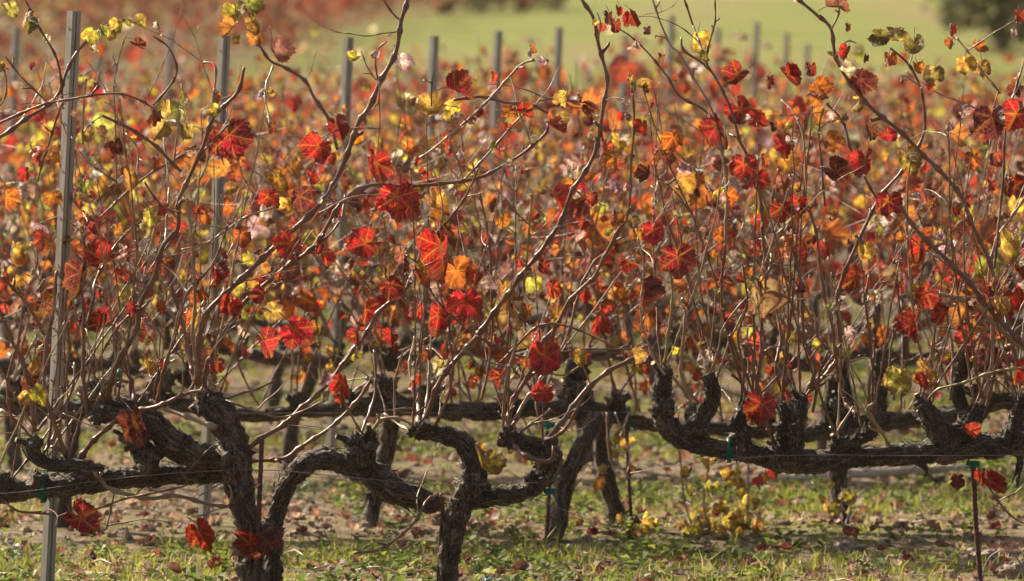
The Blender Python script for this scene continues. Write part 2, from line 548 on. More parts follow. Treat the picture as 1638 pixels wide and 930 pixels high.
KINDS = ['flat', 'roll', 'cup', 'fold', 'flat', 'dry', 'cup', 'roll', 'dry', 'flat', 'dry', 'fold', 'roll', 'dry', 'fold', 'cup']
CURLED = [1, 2, 3, 5, 6, 7, 8, 10, 11, 12, 13, 14, 15]
_lr = random.Random(5)
M_PETIOLE = flat_material('petiole', (0.22, 0.05, 0.04), (0.30, 0.12, 0.07), 30, 0.5)
LEAF_MB = [leaf_mesh('leaf', k, _lr, None) for k in KINDS]
LEAF_ME = [m.mesh('leaf_' + k, [M_LEAF, M_PETIOLE]) for m, k in zip(LEAF_MB, KINDS)]
LOW = [leaf_mesh('leaf', k, _lr, None, 1) for k in KINDS]
LOW_V = [np.array([tuple(p) for p in m.v]) for m in LOW]
LOW_UV = [np.array(m.uv) for m in LOW]


def _tris(m):
    out = []
    for f in m.f:
        for i in range(1, len(f) - 1): out.append((f[0], f[i], f[i + 1]))
    return np.array(out)


LOW_F = [_tris(m) for m in LOW]

PAL = {   # base colours of the leaf blade, alpha = how strongly the veins stand out
    'R': (0.42, 0.024, 0.036, 0.75), 'C': (0.27, 0.020, 0.030, 0.65), 'M': (0.12, 0.022, 0.024, 0.45),
    'O': (0.46, 0.13, 0.038, 0.80), 'A': (0.54, 0.27, 0.06, 0.55), 'Y': (0.60, 0.47, 0.09, 0.30),
    'G': (0.40, 0.36, 0.075, 0.25), 'D': (0.14, 0.16, 0.035, 0.25), 'T': (0.60, 0.49, 0.34, 0.20), 'B': (0.27, 0.15, 0.09, 0.3)}


def leaf_color(k, rg):
    c = PAL[k]; v = rg.uniform(.82, 1.18)
    return (min(1, c[0] * v * rg.uniform(.93, 1.07)), c[1] * v * rg.uniform(.75, 1.3), c[2] * v * rg.uniform(.8, 1.2), min(1, c[3] * rg.uniform(.6, 1.3)))


def pick(weights, rg):
    ks = list(weights); return rg.choices(ks, [weights[k] for k in ks])[0]


WARM = {'R': 20, 'C': 14, 'M': 8, 'O': 19, 'A': 11, 'Y': 11, 'G': 8, 'T': 12, 'B': 13}
GOLD = {'R': 14, 'C': 8, 'M': 6, 'O': 20, 'A': 14, 'Y': 18, 'G': 13, 'T': 11, 'B': 11}


def leaf_matrix(origin, tip, normal, size):
    y = Vector(tip).normalized(); z = Vector(normal); z = (z - y * z.dot(y))
    if z.length < 1e-4: z = y.orthogonal()
    z.normalize(); x = y.cross(z)
    m = Matrix((x, y, z)).transposed().to_4x4() @ Matrix.Scale(size, 4)
    return Matrix.Translation(Vector(origin)) @ m


def rand_dir(rg):
    while True:
        v = Vector((rg.uniform(-1, 1), rg.uniform(-1, 1), rg.uniform(-1, 1)))
        if .1 < v.length < 1: return v.normalized()


def add_leaf(root, M, key, rg, variant=None, cane=None):
    i = rg.randrange(len(KINDS)) if variant is None else variant
    if variant is None and rg.random() < .75: i = rg.choice([5, 8, 10, 13] if key in 'TB' else CURLED)
    o = bpy.data.objects.new('leaf', LEAF_ME[i]); COL.objects.link(o)
    o.parent = cane or root          # a leaf belongs to the cane it grows on
    o.matrix_basis = Matrix.Translation(-root.location) @ M
    o.color = leaf_color(key, rg)
    return o


class LeafMass:
    """many leaves of one far vine joined into one mesh"""
    def __init__(s): s.v, s.f, s.uv, s.c, s.n = [], [], [], [], 0

    def add(s, M, color, i):
        m = np.array(M); V = LOW_V[i] @ m[:3, :3].T + m[:3, 3]
        s.v.append(V); s.f.append(LOW_F[i] + s.n); s.uv.append(LOW_UV[i]); s.c.append(np.tile(color, (len(V), 1))); s.n += len(V)

    def mesh(s, name):
        return big_mesh(name, np.vstack(s.v), np.vstack(s.f), [M_LEAFM], np.vstack(s.c), np.vstack(s.uv), True)


# ------------------------------------------------------------------ canes
def cane_curve(P, rg, node=0.062, zig=0.0028, step=.0085):
    """P: x y z r rows -> finely bent curve with swollen nodes; returns curve and node indices"""
    C = catmull(P, step)
    L = np.concatenate([[0], np.cumsum(np.linalg.norm(np.diff(C[:, :3], axis=0), axis=1))])
    nodes, s, k = [], node * rg.uniform(.3, 1), 0
    off = Vector((0, 0, 0)); marks = [(0.0, np.zeros(3))]
    while s < L[-1]:
        i = int(np.searchsorted(L, s)); nodes.append(min(i, len(C) - 1))
        v = np.array(rand_dir(rg)) * zig * rg.uniform(.5, 1.5)
        marks.append((s, v)); s += node * rg.uniform(.75, 1.3)
    marks.append((L[-1] + .01, np.zeros(3)))
    ml = np.array([m[0] for m in marks]); mv = np.array([m[1] for m in marks])
    for a in range(3): C[:, a] += np.interp(L, ml, mv[:, a])
    for i in nodes:
        C[i, 3] *= 1.75
        if i > 0: C[i - 1, 3] *= 1.25
        if i + 1 < len(C): C[i + 1, 3] *= 1.25
    return C, nodes


def cane_mesh(mb, C, nodes, rg, stubs=0.35, sides=6):
    tube(mb, C, sides)
    T, N, B = frames(C)
    for i in nodes:
        if rg.random() < stubs:      # a bud or the stalk of a fallen leaf
            a = rg.uniform(0, 6.28)
            d = (N[i] * math.cos(a) + B[i] * math.sin(a)) * .8 + T[i] * .6
            ln = rg.choice([.008, .012, .02, .03])
            p = C[i, :3]
            q = p + d * ln; e = q + np.array([rg.uniform(-.3, .3) * ln, rg.uniform(-.3, .3) * ln, rg.uniform(-.2, .4) * ln])
            tube(mb, np.array([(*p, C[i, 3] * .6), (*q, C[i, 3] * .5), (*e, C[i, 3] * .35)]), 4)


def grow(base, d, length, r0, rg, curl=0.16, up=0.05):
    """control points of a cane growing from base in direction d"""
    p = Vector(base); d = Vector(d).normalized(); P = [(*p, r0)]
    n = max(3, int(length / .13)); w = rand_dir(rg) * curl
    for i in range(n):
        if rg.random() < .4: w = rand_dir(rg) * curl
        d = (d + w + rand_dir(rg) * curl * .45 + Vector((0, 0, up))).normalized()
        p = p + d * (length / n)
        P.append((*p, r0 * (1 - .62 * (i + 1) / n)))
    return P


def twigs(mb, C, nodes, rg, n):
    for _ in range(n):
        i = nodes[rg.randrange(len(nodes))]
        P = grow(C[i, :3], (rg.gauss(0, .8), rg.gauss(0, .5), rg.uniform(-.2, 1)), rg.uniform(.1, .38), rg.uniform(.0012, .002), rg, .22, .02)
        tube(mb, catmull(P, .035), 4)


def leaves_on(C, nodes, rg, weights, dens, size_mu, top_only=0.15):
    """matrices and colours for leaves at the nodes of a cane"""
    out = []
    dens *= rg.choice([.15, .5, 1.0, 1.5, 1.9])          # some shoots have kept their leaves, some are bare
    for i in nodes:
        s = i / len(C)
        if s < top_only or rg.random() > dens: continue
        for _ in range(1 if rg.random() < .75 else 2):
            d = rand_dir(rg); d.z = d.z * .5 - .05; d.normalize()
            size = min(.12, max(.022, size_mu * math.exp(rg.gauss(0, .42))))
            o = Vector(C[i, :3]) + d * size * rg.uniform(.5, .75)
            tip = (d * .7 + Vector((0, 0, -1)) * rg.uniform(.3, 1.2) + rand_dir(rg) * .4)
            nrm = Vector((rg.gauss(0, .55), -rg.uniform(.1, 1.0) if rg.random() < .75 else rg.uniform(0, .8), rg.uniform(-.1, 1.1)))
            out.append((leaf_matrix(o, tip, nrm, size), pick(weights, rg)))
    return out


# ------------------------------------------------------------------ FRONT ROW, traced cane by cane
def wood(parent, name, pts, Y=0.0, seed=1.0, sides=22, step=.006, strips=70, rough=.33, dy=None, knobs=(), slim=None):
    """a piece of old wood through photograph points (x, y, radius in px) standing in the row at depth Y"""
    s = scale_at(Y)
    P = []
    for k, p in enumerate(pts):
        yy = Y + (dy[k] if dy else 0.02 * mn.noise(Vector((k * .7, seed, 0))))
        P.append((*at(p[0], p[1], yy), p[2] * s * (slim if slim else (.78 if name == 'spur' else .82))))
    C = catmull(P, step)
    C = C - np.array([*parent.location, 0])
    mb = MB(); tube(mb, C, sides, rough, seed)
    rg = random.Random(int(seed * 100))
    bark_strips(mb, C, int(strips * 1.9), rg)
    for (kx, ky, kr) in knobs:
        c = at(kx, ky, Y - .012) - parent.location
        blob(mb, c, kr * s * .86, seed + kx, 18, 12, .8)
        for _ in range(int(strips * .25)):   # ragged bark on the knob
            d = rand_dir(rg); p = np.array(c + d * kr * s * .95); t = np.array(rand_dir(rg).cross(d)) * .012
            w = np.cross(t, d); w = w / (np.linalg.norm(w) + 1e-9) * .0022
            e = p + t + np.array(d) * rg.uniform(.002, .009)
            mb.add([p - w, p + w, e + w * .4, e - w * .4], [(0, 1, 2, 3)], [(0, 0), (.1, 0), (.1, .02), (0, .02)])
        if rg.random() < .8:                 # stub of an old pruning cut
            d = Vector((rg.gauss(0, .7), -rg.uniform(.1, .7), rg.uniform(.2, 1))).normalized()
            p = np.array(c + d * kr * s * .5); q = p + np.array(d) * (kr * s * .5 + rg.uniform(.010, .026)); r0 = rg.uniform(.0045, .0085)
            tube(mb, catmull([(*p, r0 * 1.3), (*((p + q) / 2), r0 * 1.1), (*q, r0)], .006), 9, .2, kx)
            T_ = np.array(d); u_ = np.cross(T_, (.3, .9, .2)); u_ /= np.linalg.norm(u_); w_ = np.cross(T_, u_)
            ring = [q + T_ * .0006 + (u_ * math.cos(a) + w_ * math.sin(a)) * r0 * .85 for a in np.arange(9) * 6.2832 / 9]
            mb.add(ring, [tuple(range(9))], mi=1)
    return mb.build(name, [M_BARK, M_POLE], parent)


def vine_root(px, py, Y, label, group):
    p = at(px, py, Y); p.z = 0
    return tag(empty('grapevine', p), label, 'grapevine', group)


G1 = 'old grapevines of the front row'
VA = vine_root(405, 975, 0, 'gnarled grapevine at left with a thick black trunk, stubby head and sagging cordon', G1)
VB = vine_root(438, 975, 0.05, 'grapevine whose pale trunk arches over to the right beside the tall rusty stake', G1)
VC = vine_root(722, 975, 0, 'grapevine on a straight short trunk with two hooked dark arms in the middle', G1)
VD = vine_root(1730, 975, 0.05, 'grapevine with a long level cordon held by a ribbed stake on the right', G1)

# left vine
wood(VA, 'trunk', [(402, 985, 30), (400, 900, 27), (396, 840, 24), (385, 790, 24), (378, 745, 30), (370, 700, 27), (352, 665, 30), (335, 648, 24)], 0, 3.1, 20,
     knobs=[(330, 645, 24), (372, 735, 30)])
wood(VA, 'arm', [(380, 735, 26), (325, 730, 26), (285, 715, 27), (255, 690, 24), (222, 668, 24), (185, 658, 22), (158, 662, 17)], 0, 5.7, 18,
     knobs=[(215, 705, 24), (160, 665, 17), (235, 735, 26)])
wood(VA, 'cordon', [(372, 755, 22), (300, 757, 20), (235, 762, 20), (160, 770, 20), (95, 778, 20), (30, 785, 19), (-60, 790, 18)], .03, 7.2, 18, strips=130,
     knobs=[(60, 770, 18), (5, 775, 20)])
wood(VA, 'spur', [(165, 757, 16), (120, 745, 15), (75, 742, 12), (52, 725, 14), (48, 700, 17)], -.02, 9.4, 14, strips=40, knobs=[(52, 712, 15)])
# arched vine
wood(VB, 'trunk', [(432, 985, 22), (434, 900, 19), (440, 830, 16), (455, 785, 17), (478, 752, 18), (512, 735, 20), (555, 742, 22), (600, 762, 24), (640, 788, 24), (685, 803, 19), (705, 804, 15)], .02, 12.2, 20, strips=170,
     dy=[.05, .06, .06, .04, .02, .02, .02, .02, .02, .03, .05])
wood(VB, 'spur', [(582, 748, 22), (578, 722, 25), (572, 700, 20)], 0, 13.5, 16, strips=50, knobs=[(575, 718, 25), (560, 705, 12), (592, 696, 10)])
# middle vine
wood(VC, 'trunk', [(712, 985, 22), (716, 920, 20), (722, 870, 19), (733, 825, 23), (740, 800, 25)], 0, 15.3, 18, strips=50)
wood(VC, 'arm', [(742, 808, 24), (757, 770, 25), (757, 735, 22), (742, 710, 18), (715, 698, 16), (690, 692, 16), (668, 690, 12)], 0, 17.7, 18, strips=80,
     knobs=[(752, 775, 28), (672, 688, 15), (660, 690, 10)])
wood(VC, 'arm', [(735, 800, 20), (785, 797, 16), (830, 788, 16), (862, 770, 18), (880, 745, 18), (872, 722, 18), (845, 712, 16), (818, 700, 16), (806, 688, 12)], 0, 19.9, 18, strips=110,
     knobs=[(875, 735, 24), (812, 700, 16), (850, 775, 17)])
# right vine
wood(VD, 'trunk', [(1745, 985, 30), (1738, 900, 28), (1725, 800, 26), (1700, 735, 24)], .05, 25.2, 16, strips=40)
wood(VD, 'cordon', [(1705, 720, 24), (1640, 712, 22), (1560, 714, 23), (1500, 722, 22), (1430, 728, 20), (1350, 732, 20), (1280, 740, 22), (1210, 728, 17), (1150, 718, 16),
                    (1105, 708, 17), (1075, 688, 19), (1060, 660, 19), (1058, 630, 17), (1062, 600, 15)], 0, 27.1, 20, strips=240,
     knobs=[(1058, 650, 20), (1062, 598, 14), (1240, 730, 20), (1365, 728, 16)])
for sd, pts, kn in ((31, [(1090, 700, 14), (1112, 682, 16), (1132, 655, 16), (1140, 625, 14), (1132, 598, 12)], [(1118, 685, 17), (1136, 640, 14)]),
                    (33, [(1190, 722, 18), (1185, 695, 17), (1180, 675, 14), (1190, 655, 10), (1205, 632, 8)], [(1184, 692, 19)]),
                    (35, [(1270, 735, 22), (1268, 705, 18), (1275, 670, 17), (1280, 640, 15)], [(1272, 700, 20), (1280, 640, 14)]),
                    (37, [(1265, 725, 12), (1252, 695, 11), (1258, 665, 9), (1250, 645, 7)], [(1250, 700, 11)]),
                    (39, [(1330, 722, 14), (1355, 712, 14), (1378, 700, 12), (1395, 688, 13)], [(1340, 712, 14), (1392, 690, 13)]),
                    (41, [(1515, 715, 18), (1500, 690, 19), (1486, 665, 17), (1475, 645, 13)], [(1490, 672, 20), (1474, 648, 12)]),
                    (43, [(1520, 712, 16), (1540, 690, 18), (1560, 668, 16), (1570, 645, 11)], [(1545, 684, 20), (1520, 690, 13)]),
                    (45, [(1610, 705, 13), (1622, 680, 12), (1632, 655, 13), (1645, 630, 12)], [(1620, 690, 13)])):
    wood(VD, 'spur', pts, 0, sd + .3, 16, strips=45, dy=[-.01 - .004 * i for i in range(len(pts))], knobs=kn)
# dead hooks hanging under the cordons
for root, pts in ((VD, [(1350, 742, 7), (1350, 760, 5), (1347, 780, 3)]), (VD, [(1462, 738, 5), (1480, 750, 4), (1482, 762, 2)]),
                  (VD, [(1632, 730, 7), (1630, 755, 5), (1626, 780, 4)]), (VB, [(590, 790, 5), (592, 800, 4), (594, 812, 2)])):
    wood(root, 'dead_hook', pts, -.02, R.uniform(50, 90), 8, strips=4)

# (vine, points x y, width at base px, width at tip px, material)   base first
CANES = [
    (VA, [(318, 640), (316, 560), (329, 505), (369, 461), (420, 414), (463, 374), (524, 313), (547, 269), (568, 208), (587, 175), (607, 131), (632, 87), (641, 34), (649, 10), (658, -30)], 11, 8, 'c'),
    (VA, [(641, 34), (625, 18), (610, -5)], 4, 3, 'c'), (VA, [(605, 131), (600, 105), (606, 80), (619, 66)], 4, 3, 'p'), (VA, [(602, 128), (590, 110), (578, 82)], 3, 2, 'g'),
    (VA, [(607, 131), (608, 180), (604, 240)], 3, 2.5, 'p'),
    (VA, [(332, 642), (328, 600), (346, 558), (369, 515), (396, 478), (450, 434), (504, 394), (547, 325), (590, 298), (651, 297), (741, 290), (795, 272), (842, 242), (876, 208)], 10, 5, 'c'),
    (VA, [(504, 394), (530, 370), (548, 345), (552, 312)], 4, 3, 'c'),
    (VA, [(172, 655), (181, 600), (201, 558), (218, 528), (225, 485), (248, 441), (262, 394), (285, 367), (286, 325), (292, 305), (322, 245), (337, 198), (363, 168), (383, 144), (391, 108)], 11, 6, 'c'),
    (VA, [(335, 198), (341, 148), (343, 105), (326, 102)], 5, 4, 'p'), (VA, [(322, 245), (345, 222), (364, 200)], 5, 4, 'c'),
    (VA, [(160, 348), (200, 310), (242, 279), (285, 254), (311, 240)], 4, 5, 'c'), (VA, [(264, 392), (265, 350), (270, 300)], 5, 3, 'p'),
    (VA, [(310, 612), (302, 565), (295, 525), (279, 471), (262, 414)], 9, 6, 'c'), (VA, [(322, 640), (309, 538), (311, 498), (312, 444), (309, 394), (299, 317)], 7, 5, 'p'),
    (VA, [(215, 655), (211, 612), (201, 592), (188, 538), (175, 498), (160, 462)], 8, 6, 'c'),
    (VA, [(110, 742), (86, 678), (71, 629), (72, 585), (77, 532), (87, 485), (91, 434)], 9, 6, 'c'),
    (VA, [(55, 690), (49, 636), (37, 579), (20, 545), (5, 508), (-10, 470)], 9, 7, 'c'), (VA, [(70, 535), (44, 488), (13, 451), (-10, 430)], 7, 5, 'c'),
    (VA, [(140, 660), (132, 600), (133, 565), (134, 511), (131, 458), (136, 411), (134, 377), (145, 345)], 8, 5, 'c'), (VA, [(138, 520), (151, 478), (154, 448), (183, 397), (204, 375)], 6, 4, 'c'),
    (VA, [(134, 377), (140, 360), (132, 340)], 3, 2, 'p'),
    (VA, [(-60, 250), (0, 219), (44, 188), (74, 170), (95, 148), (106, 115), (122, 85), (145, 62), (172, 42), (200, 33), (226, 40)], 8, 4, 'c'),
    (VA, [(-60, 222), (0, 195), (44, 177), (80, 165), (114, 158), (161, 152), (201, 153), (245, 172), (262, 190)], 6, 3, 'c'),
    (VA, [(290, 275), (252, 238), (218, 212), (190, 197), (163, 185)], 6, 5, 'c'), (VA, [(133, 232), (134, 201), (136, 158), (139, 126)], 4, 3, 'p'), (VA, [(135, 212), (150, 195), (162, 186)], 3, 2, 'p'),
    (VA, [(218, 295), (220, 269), (218, 235), (201, 213)], 4, 3, 'p'), (VA, [(269, 290), (267, 255), (262, 218)], 3, 2.5, 'p'), (VA, [(186, 300), (185, 200), (183, 130), (196, 70), (204, 50)], 4, 2, 'p'),
    (VA, [(0, 170), (10, 150), (8, 120), (-5, 95)], 4, 3, 'p'), (VA, [(100, 158), (90, 95), (60, 40), (40, 0)], 5, 3, 'c'), (VA, [(80, 168), (40, 130), (8, 90)], 4, 3, 'c'),
    (VA, [(60, 290), (75, 235), (90, 190), (100, 165)], 4, 4, 'c'), (VA, [(245, 168), (280, 120), (272, 80), (245, 58)], 4, 3, 'c'),
    (VA, [(540, 240), (527, 191), (504, 158), (487, 128), (453, 107), (430, 95), (410, 60), (392, 10), (388, -20)], 7, 4, 'c'), (VA, [(430, 200), (425, 150), (437, 105)], 4, 3, 'p'),
    (VA, [(60, 700), (30, 672), (0, 655), (-30, 650)], 6, 5, 'p'), (VA, [(70, 725), (95, 680), (115, 620), (118, 580)], 6, 4, 'c'), (VA, [(125, 740), (150, 705), (185, 672)], 10, 8, 'c'),
    (VA, [(200, 660), (250, 650), (300, 630), (330, 625)], 8, 6, 'c'), (VA, [(240, 640), (280, 660), (345, 682)], 6, 9, 'p'), (VA, [(350, 640), (400, 625), (440, 610)], 5, 4, 'c'),
    (VA, [(360, 640), (400, 655), (450, 668), (520, 640)], 4, 3, 'c'),
    (VA, [(372, 742), (415, 704), (449, 682), (480, 657), (520, 620), (557, 572), (584, 538), (607, 498), (650, 462), (664, 428), (684, 385)], 10, 6, 'c'),
    (VA, [(372, 742), (400, 738), (453, 734), (483, 715), (532, 682), (573, 640), (596, 603)], 8, 6, 'c'), (VA, [(684, 387), (720, 350), (748, 310), (765, 270)], 5, 4, 'c'),
    (VA, [(135, 760), (154, 757), (177, 783), (237, 798), (278, 794), (339, 809), (403, 813)], 9, 7, 'p'), (VA, [(182, 792), (178, 815), (170, 848)], 4, 3, 'g'),
    (VA, [(5, 800), (28, 818), (70, 822), (115, 826)], 5, 4, 'c'), (VA, [(150, 816), (215, 795), (290, 780), (300, 770), (290, 755)], 4, 3, 'c'), (VA, [(333, 812), (330, 840), (323, 862)], 4, 3, 'p'),
    (VA, [(368, 810), (372, 790), (366, 775)], 5, 4, 'p'), (VA, [(150, 600), (165, 560), (190, 520), (240, 480)], 5, 3, 'c'), (VA, [(100, 640), (112, 560), (104, 500), (116, 430)], 5, 3, 'c'),
    (VA, [(250, 655), (262, 590), (280, 540), (300, 470), (340, 420), (366, 360)], 6, 3, 'c'), (VA, [(20, 680), (12, 610), (30, 540), (42, 470), (60, 420), (52, 370)], 6, 3, 'c'),
    (VA, [(230, 290), (260, 330), (290, 340)], 4, 3, 'c'), (VA, [(290, 400), (330, 390), (390, 350), (440, 330)], 4, 3, 'g'),
    (VB, [(575, 700), (590, 660), (600, 620), (598, 560)], 6, 4, 'c'), (VB, [(580, 695), (560, 660), (540, 620)], 5, 3, 'p'), (VB, [(592, 694), (610, 670), (640, 672), (660, 680)], 6, 6, 'p'),
    (VC, [(672, 688), (685, 655), (701, 616), (725, 582), (762, 538), (788, 501), (815, 468), (842, 428), (876, 387), (896, 354), (916, 309), (940, 272), (956, 232), (966, 168), (971, 131), (965, 94), (956, 67), (948, 27), (931, 0), (920, -30)], 10, 6, 'c'),
    (VC, [(956, 67), (962, 40), (955, 20)], 3, 2, 'p'), (VC, [(670, 685), (667, 648), (660, 618), (656, 580), (664, 540)], 7, 4, 'p'), (VC, [(678, 685), (684, 625), (686, 580), (690, 530)], 5, 4, 'p'),
    (VC, [(632, 672), (630, 640), (633, 603), (645, 560)], 5, 3, 'p'), (VC, [(665, 690), (640, 680), (615, 662)], 6, 4, 'p'), (VC, [(690, 690), (705, 660), (725, 600), (718, 540), (726, 470)], 5, 3, 'c'),
    (VC, [(807, 690), (820, 645), (846, 599), (866, 552), (889, 522), (909, 485), (938, 455), (953, 440), (983, 380), (1005, 335), (1008, 289), (1013, 201), (1012, 150)], 9, 4, 'c'),
    (VC, [(815, 690), (835, 650), (862, 616), (889, 572), (906, 538), (923, 478), (948, 424), (980, 392), (1010, 330)], 8, 4, 'c'),
    (VC, [(868, 712), (905, 670), (925, 640), (945, 617), (977, 591), (1010, 575), (1040, 552)], 11, 7, 'c'), (VC, [(870, 708), (900, 690), (915, 670), (930, 640)], 7, 5, 'c'),
    (VC, [(815, 700), (838, 728), (870, 738), (884, 732)], 9, 7, 'c'), (VC, [(805, 690), (808, 640), (815, 590), (826, 540)], 6, 4, 'p'), (VC, [(700, 790), (682, 802), (660, 840), (607, 879), (567, 885)], 6, 4, 'c'),
    (VC, [(705, 790), (712, 830), (715, 888)], 5, 4, 'c'), (VC, [(770, 640), (786, 560), (787, 454), (780, 377), (768, 310), (756, 260)], 5, 3, 'c'), (VC, [(828, 520), (840, 440), (847, 377), (852, 310)], 4, 3, 'g'),
    (VC, [(762, 538), (800, 560), (838, 572)], 5, 4, 'c'), (VC, [(800, 580), (840, 540), (870, 520), (905, 522), (950, 540), (985, 556)], 5, 3, 'c'), (VC, [(745, 200), (720, 225), (735, 260), (742, 290)], 4, 3, 'p'),
    (VC, [(660, 260), (690, 240), (740, 200), (790, 150), (830, 105), (855, 95)], 4, 4, 'p'), (VC, [(725, 160), (770, 155), (810, 165), (850, 168), (890, 190)], 6, 4, 'c'),
    (VC, [(740, 290), (785, 240), (830, 190), (870, 160), (940, 165)], 4, 3, 'c'), (VC, [(690, 170), (690, 130), (700, 100)], 3, 2, 'c'), (VC, [(715, 184), (735, 210), (742, 260)], 4, 3, 'p'),
    (VC, [(820, 700), (850, 680), (880, 655)], 6, 4, 'p'), (VC, [(860, 590), (900, 600), (935, 580)], 4, 3, 'p'), (VC, [(565, 430), (590, 460), (610, 490)], 3, 2, 'c'), (VC, [(670, 440), (700, 480), (740, 520), (770, 540)], 4, 3, 'c'),
    (VC, [(848, 575), (930, 560), (1000, 560), (1035, 545)], 3, 2.5, 'c'),
    (VD, [(1645, 625), (1622, 565), (1605, 525), (1595, 464), (1582, 414), (1558, 364), (1538, 317), (1504, 275), (1474, 245), (1444, 215), (1410, 188), (1390, 168), (1357, 128), (1336, 91), (1330, 47), (1306, 23), (1275, -5)], 9, 6, 'c'),
    (VD, [(1330, 47), (1342, 20), (1338, -10)], 4, 3, 'p'), (VD, [(1336, 91), (1355, 68), (1370, 70)], 3, 2, 'c'),
    (VD, [(1278, 642), (1336, 579), (1343, 525), (1340, 471), (1367, 397), (1384, 360), (1410, 313), (1444, 275), (1464, 245), (1479, 208), (1479, 175), (1471, 138), (1454, 104), (1424, 77)], 8, 4, 'c'),
    (VD, [(1454, 104), (1458, 90), (1462, 80)], 3, 2, 'g'), (VD, [(1471, 138), (1450, 124), (1440, 122)], 3, 2, 'p'),
    (VD, [(1207, 640), (1217, 558), (1220, 511), (1226, 454), (1222, 394), (1219, 327), (1205, 269), (1182, 222), (1168, 175), (1152, 138), (1132, 107), (1095, 81), (1090, 60)], 8, 4, 'c'),
    (VD, [(1160, 390), (1163, 295), (1155, 248), (1148, 201), (1132, 161), (1108, 124), (1085, 85), (1074, 74), (1057, 37), (1044, 0), (1036, -25)], 6, 3, 'p'),
    (VD, [(1200, 650), (1170, 560), (1155, 480), (1160, 390)], 6, 5, 'c'), (VD, [(1148, 200), (1125, 175), (1087, 154), (1067, 121), (1044, 91), (1010, 60), (985, 45)], 5, 3, 'c'),
    (VD, [(1108, 40), (1095, 0), (1088, -20)], 4, 3, 'c'), (VD, [(1132, 110), (1120, 75), (1108, 40)], 4, 4, 'c'),
    (VD, [(1285, 640), (1303, 589), (1286, 545), (1283, 498), (1279, 444), (1269, 401), (1249, 364), (1235, 330), (1246, 270)], 8, 4, 'c'), (VD, [(1340, 612), (1330, 511), (1316, 471), (1306, 377), (1289, 310), (1292, 240)], 6, 4, 'c'),
    (VD, [(1645, 560), (1575, 485), (1551, 454), (1511, 414), (1461, 364), (1440, 330)], 10, 6, 'c'), (VD, [(1568, 648), (1585, 595), (1588, 545), (1582, 444), (1592, 384), (1612, 354), (1645, 310)], 7, 5, 'p'),
    (VD, [(1118, 645), (1095, 616), (1090, 589), (1093, 545), (1098, 495), (1093, 478)], 6, 5, 'p'), (VD, [(1640, 560), (1588, 518), (1568, 495), (1535, 478), (1501, 471)], 8, 7, 'p'),
    (VD, [(1470, 640), (1475, 580), (1462, 520), (1454, 411), (1451, 310), (1458, 250)], 6, 3, 'p'), (VD, [(1135, 600), (1150, 560), (1160, 520), (1200, 470)], 5, 3, 'p'),
    (VD, [(1245, 730), (1222, 660), (1210, 610), (1205, 560)], 8, 5, 'c'), (VD, [(1365, 650), (1335, 700), (1350, 700)], 4, 4, 'p'), (VD, [(1430, 720), (1408, 690), (1388, 660), (1398, 645)], 6, 6, 'g'),
    (VD, [(1372, 665), (1352, 640), (1344, 600), (1338, 540), (1345, 480)], 9, 5, 'c'), (VD, [(1395, 685), (1392, 620), (1400, 560), (1385, 500), (1390, 440)], 6, 4, 'c'),
    (VD, [(1480, 645), (1500, 625), (1545, 610), (1600, 592), (1638, 588)], 5, 4, 'g'), (VD, [(1545, 690), (1575, 655), (1590, 600), (1600, 560)], 8, 5, 'c'), (VD, [(1575, 640), (1560, 590), (1570, 540)], 5, 3, 'c'),
    (VD, [(1060, 595), (1070, 540), (1075, 470), (1068, 400)], 6, 4, 'g'), (VD, [(1064, 600), (1040, 560), (1025, 500), (1030, 430), (1020, 380)], 5, 3, 'p'),
    (VD, [(1185, 660), (1168, 640), (1155, 625), (1140, 660)], 5, 4, 'p'), (VD, [(1290, 310), (1285, 220), (1270, 180), (1250, 160)], 4, 3, 'p'), (VD, [(1320, 330), (1310, 220), (1318, 170)], 4, 3, 'c'),
    (VD, [(1410, 330), (1370, 260), (1350, 200), (1320, 165)], 5, 3, 'c'), (VD, [(1590, 430), (1600, 340), (1610, 200), (1630, 130), (1650, 60)], 5, 3, 'c'), (VD, [(1600, 150), (1560, 100), (1530, 60)], 4, 3, 'c'),
    (VD, [(1255, 640), (1240, 590), (1248, 540), (1238, 480)], 6, 4, 'c'), (VD, [(1430, 640), (1425, 560), (1440, 500), (1430, 440), (1436, 390)], 5, 3, 'c'), (VD, [(1520, 640), (1525, 560), (1515, 500), (1530, 440), (1522, 380)], 5, 3, 'c'),
    (VD, [(1180, 660), (1190, 600), (1182, 540), (1195, 480), (1188, 420)], 5, 3, 'c'), (VD, [(1300, 660), (1310, 600), (1325, 560)], 6, 4, 'c'),
    (VD, [(1560, 740), (1590, 790), (1620, 825), (1645, 840)], 4, 3, 'c'), (VD, [(1530, 712), (1545, 725), (1558, 770)], 4, 3, 'c'),
]
rgc = random.Random(21)
CMAT = {'c': M_CANE, 'p': M_PALE, 'g': M_GCANE}
S0 = scale_at(0)
front_nodes = []            # (pixel x, pixel y, world point, vine) of every node of the front row's canes
cane_pts = []
for vine, pts, w0, w1, mt in CANES:
    ya = rgc.uniform(-.07, .05); yb = ya + rgc.uniform(-.16, .16)
    n = len(pts)
    P = []
    for i, (px, py) in enumerate(pts):
        s = i / (n - 1)
        P.append((*at(px, py, (0 if py > 600 and i == 0 else ya + (yb - ya) * s)), (w0 + (w1 - w0) * s) * .5 * S0 * .84))
    C, nodes = cane_curve(P, rgc)
    C = C - np.array([*vine.location, 0])
    mb = MB(); cane_mesh(mb, C, nodes, rgc)
    co = mb.build('cane', [CMAT[mt]], vine)
    for i in nodes: front_nodes.append((Vector(C[i, :3]) + vine.location, vine, co))
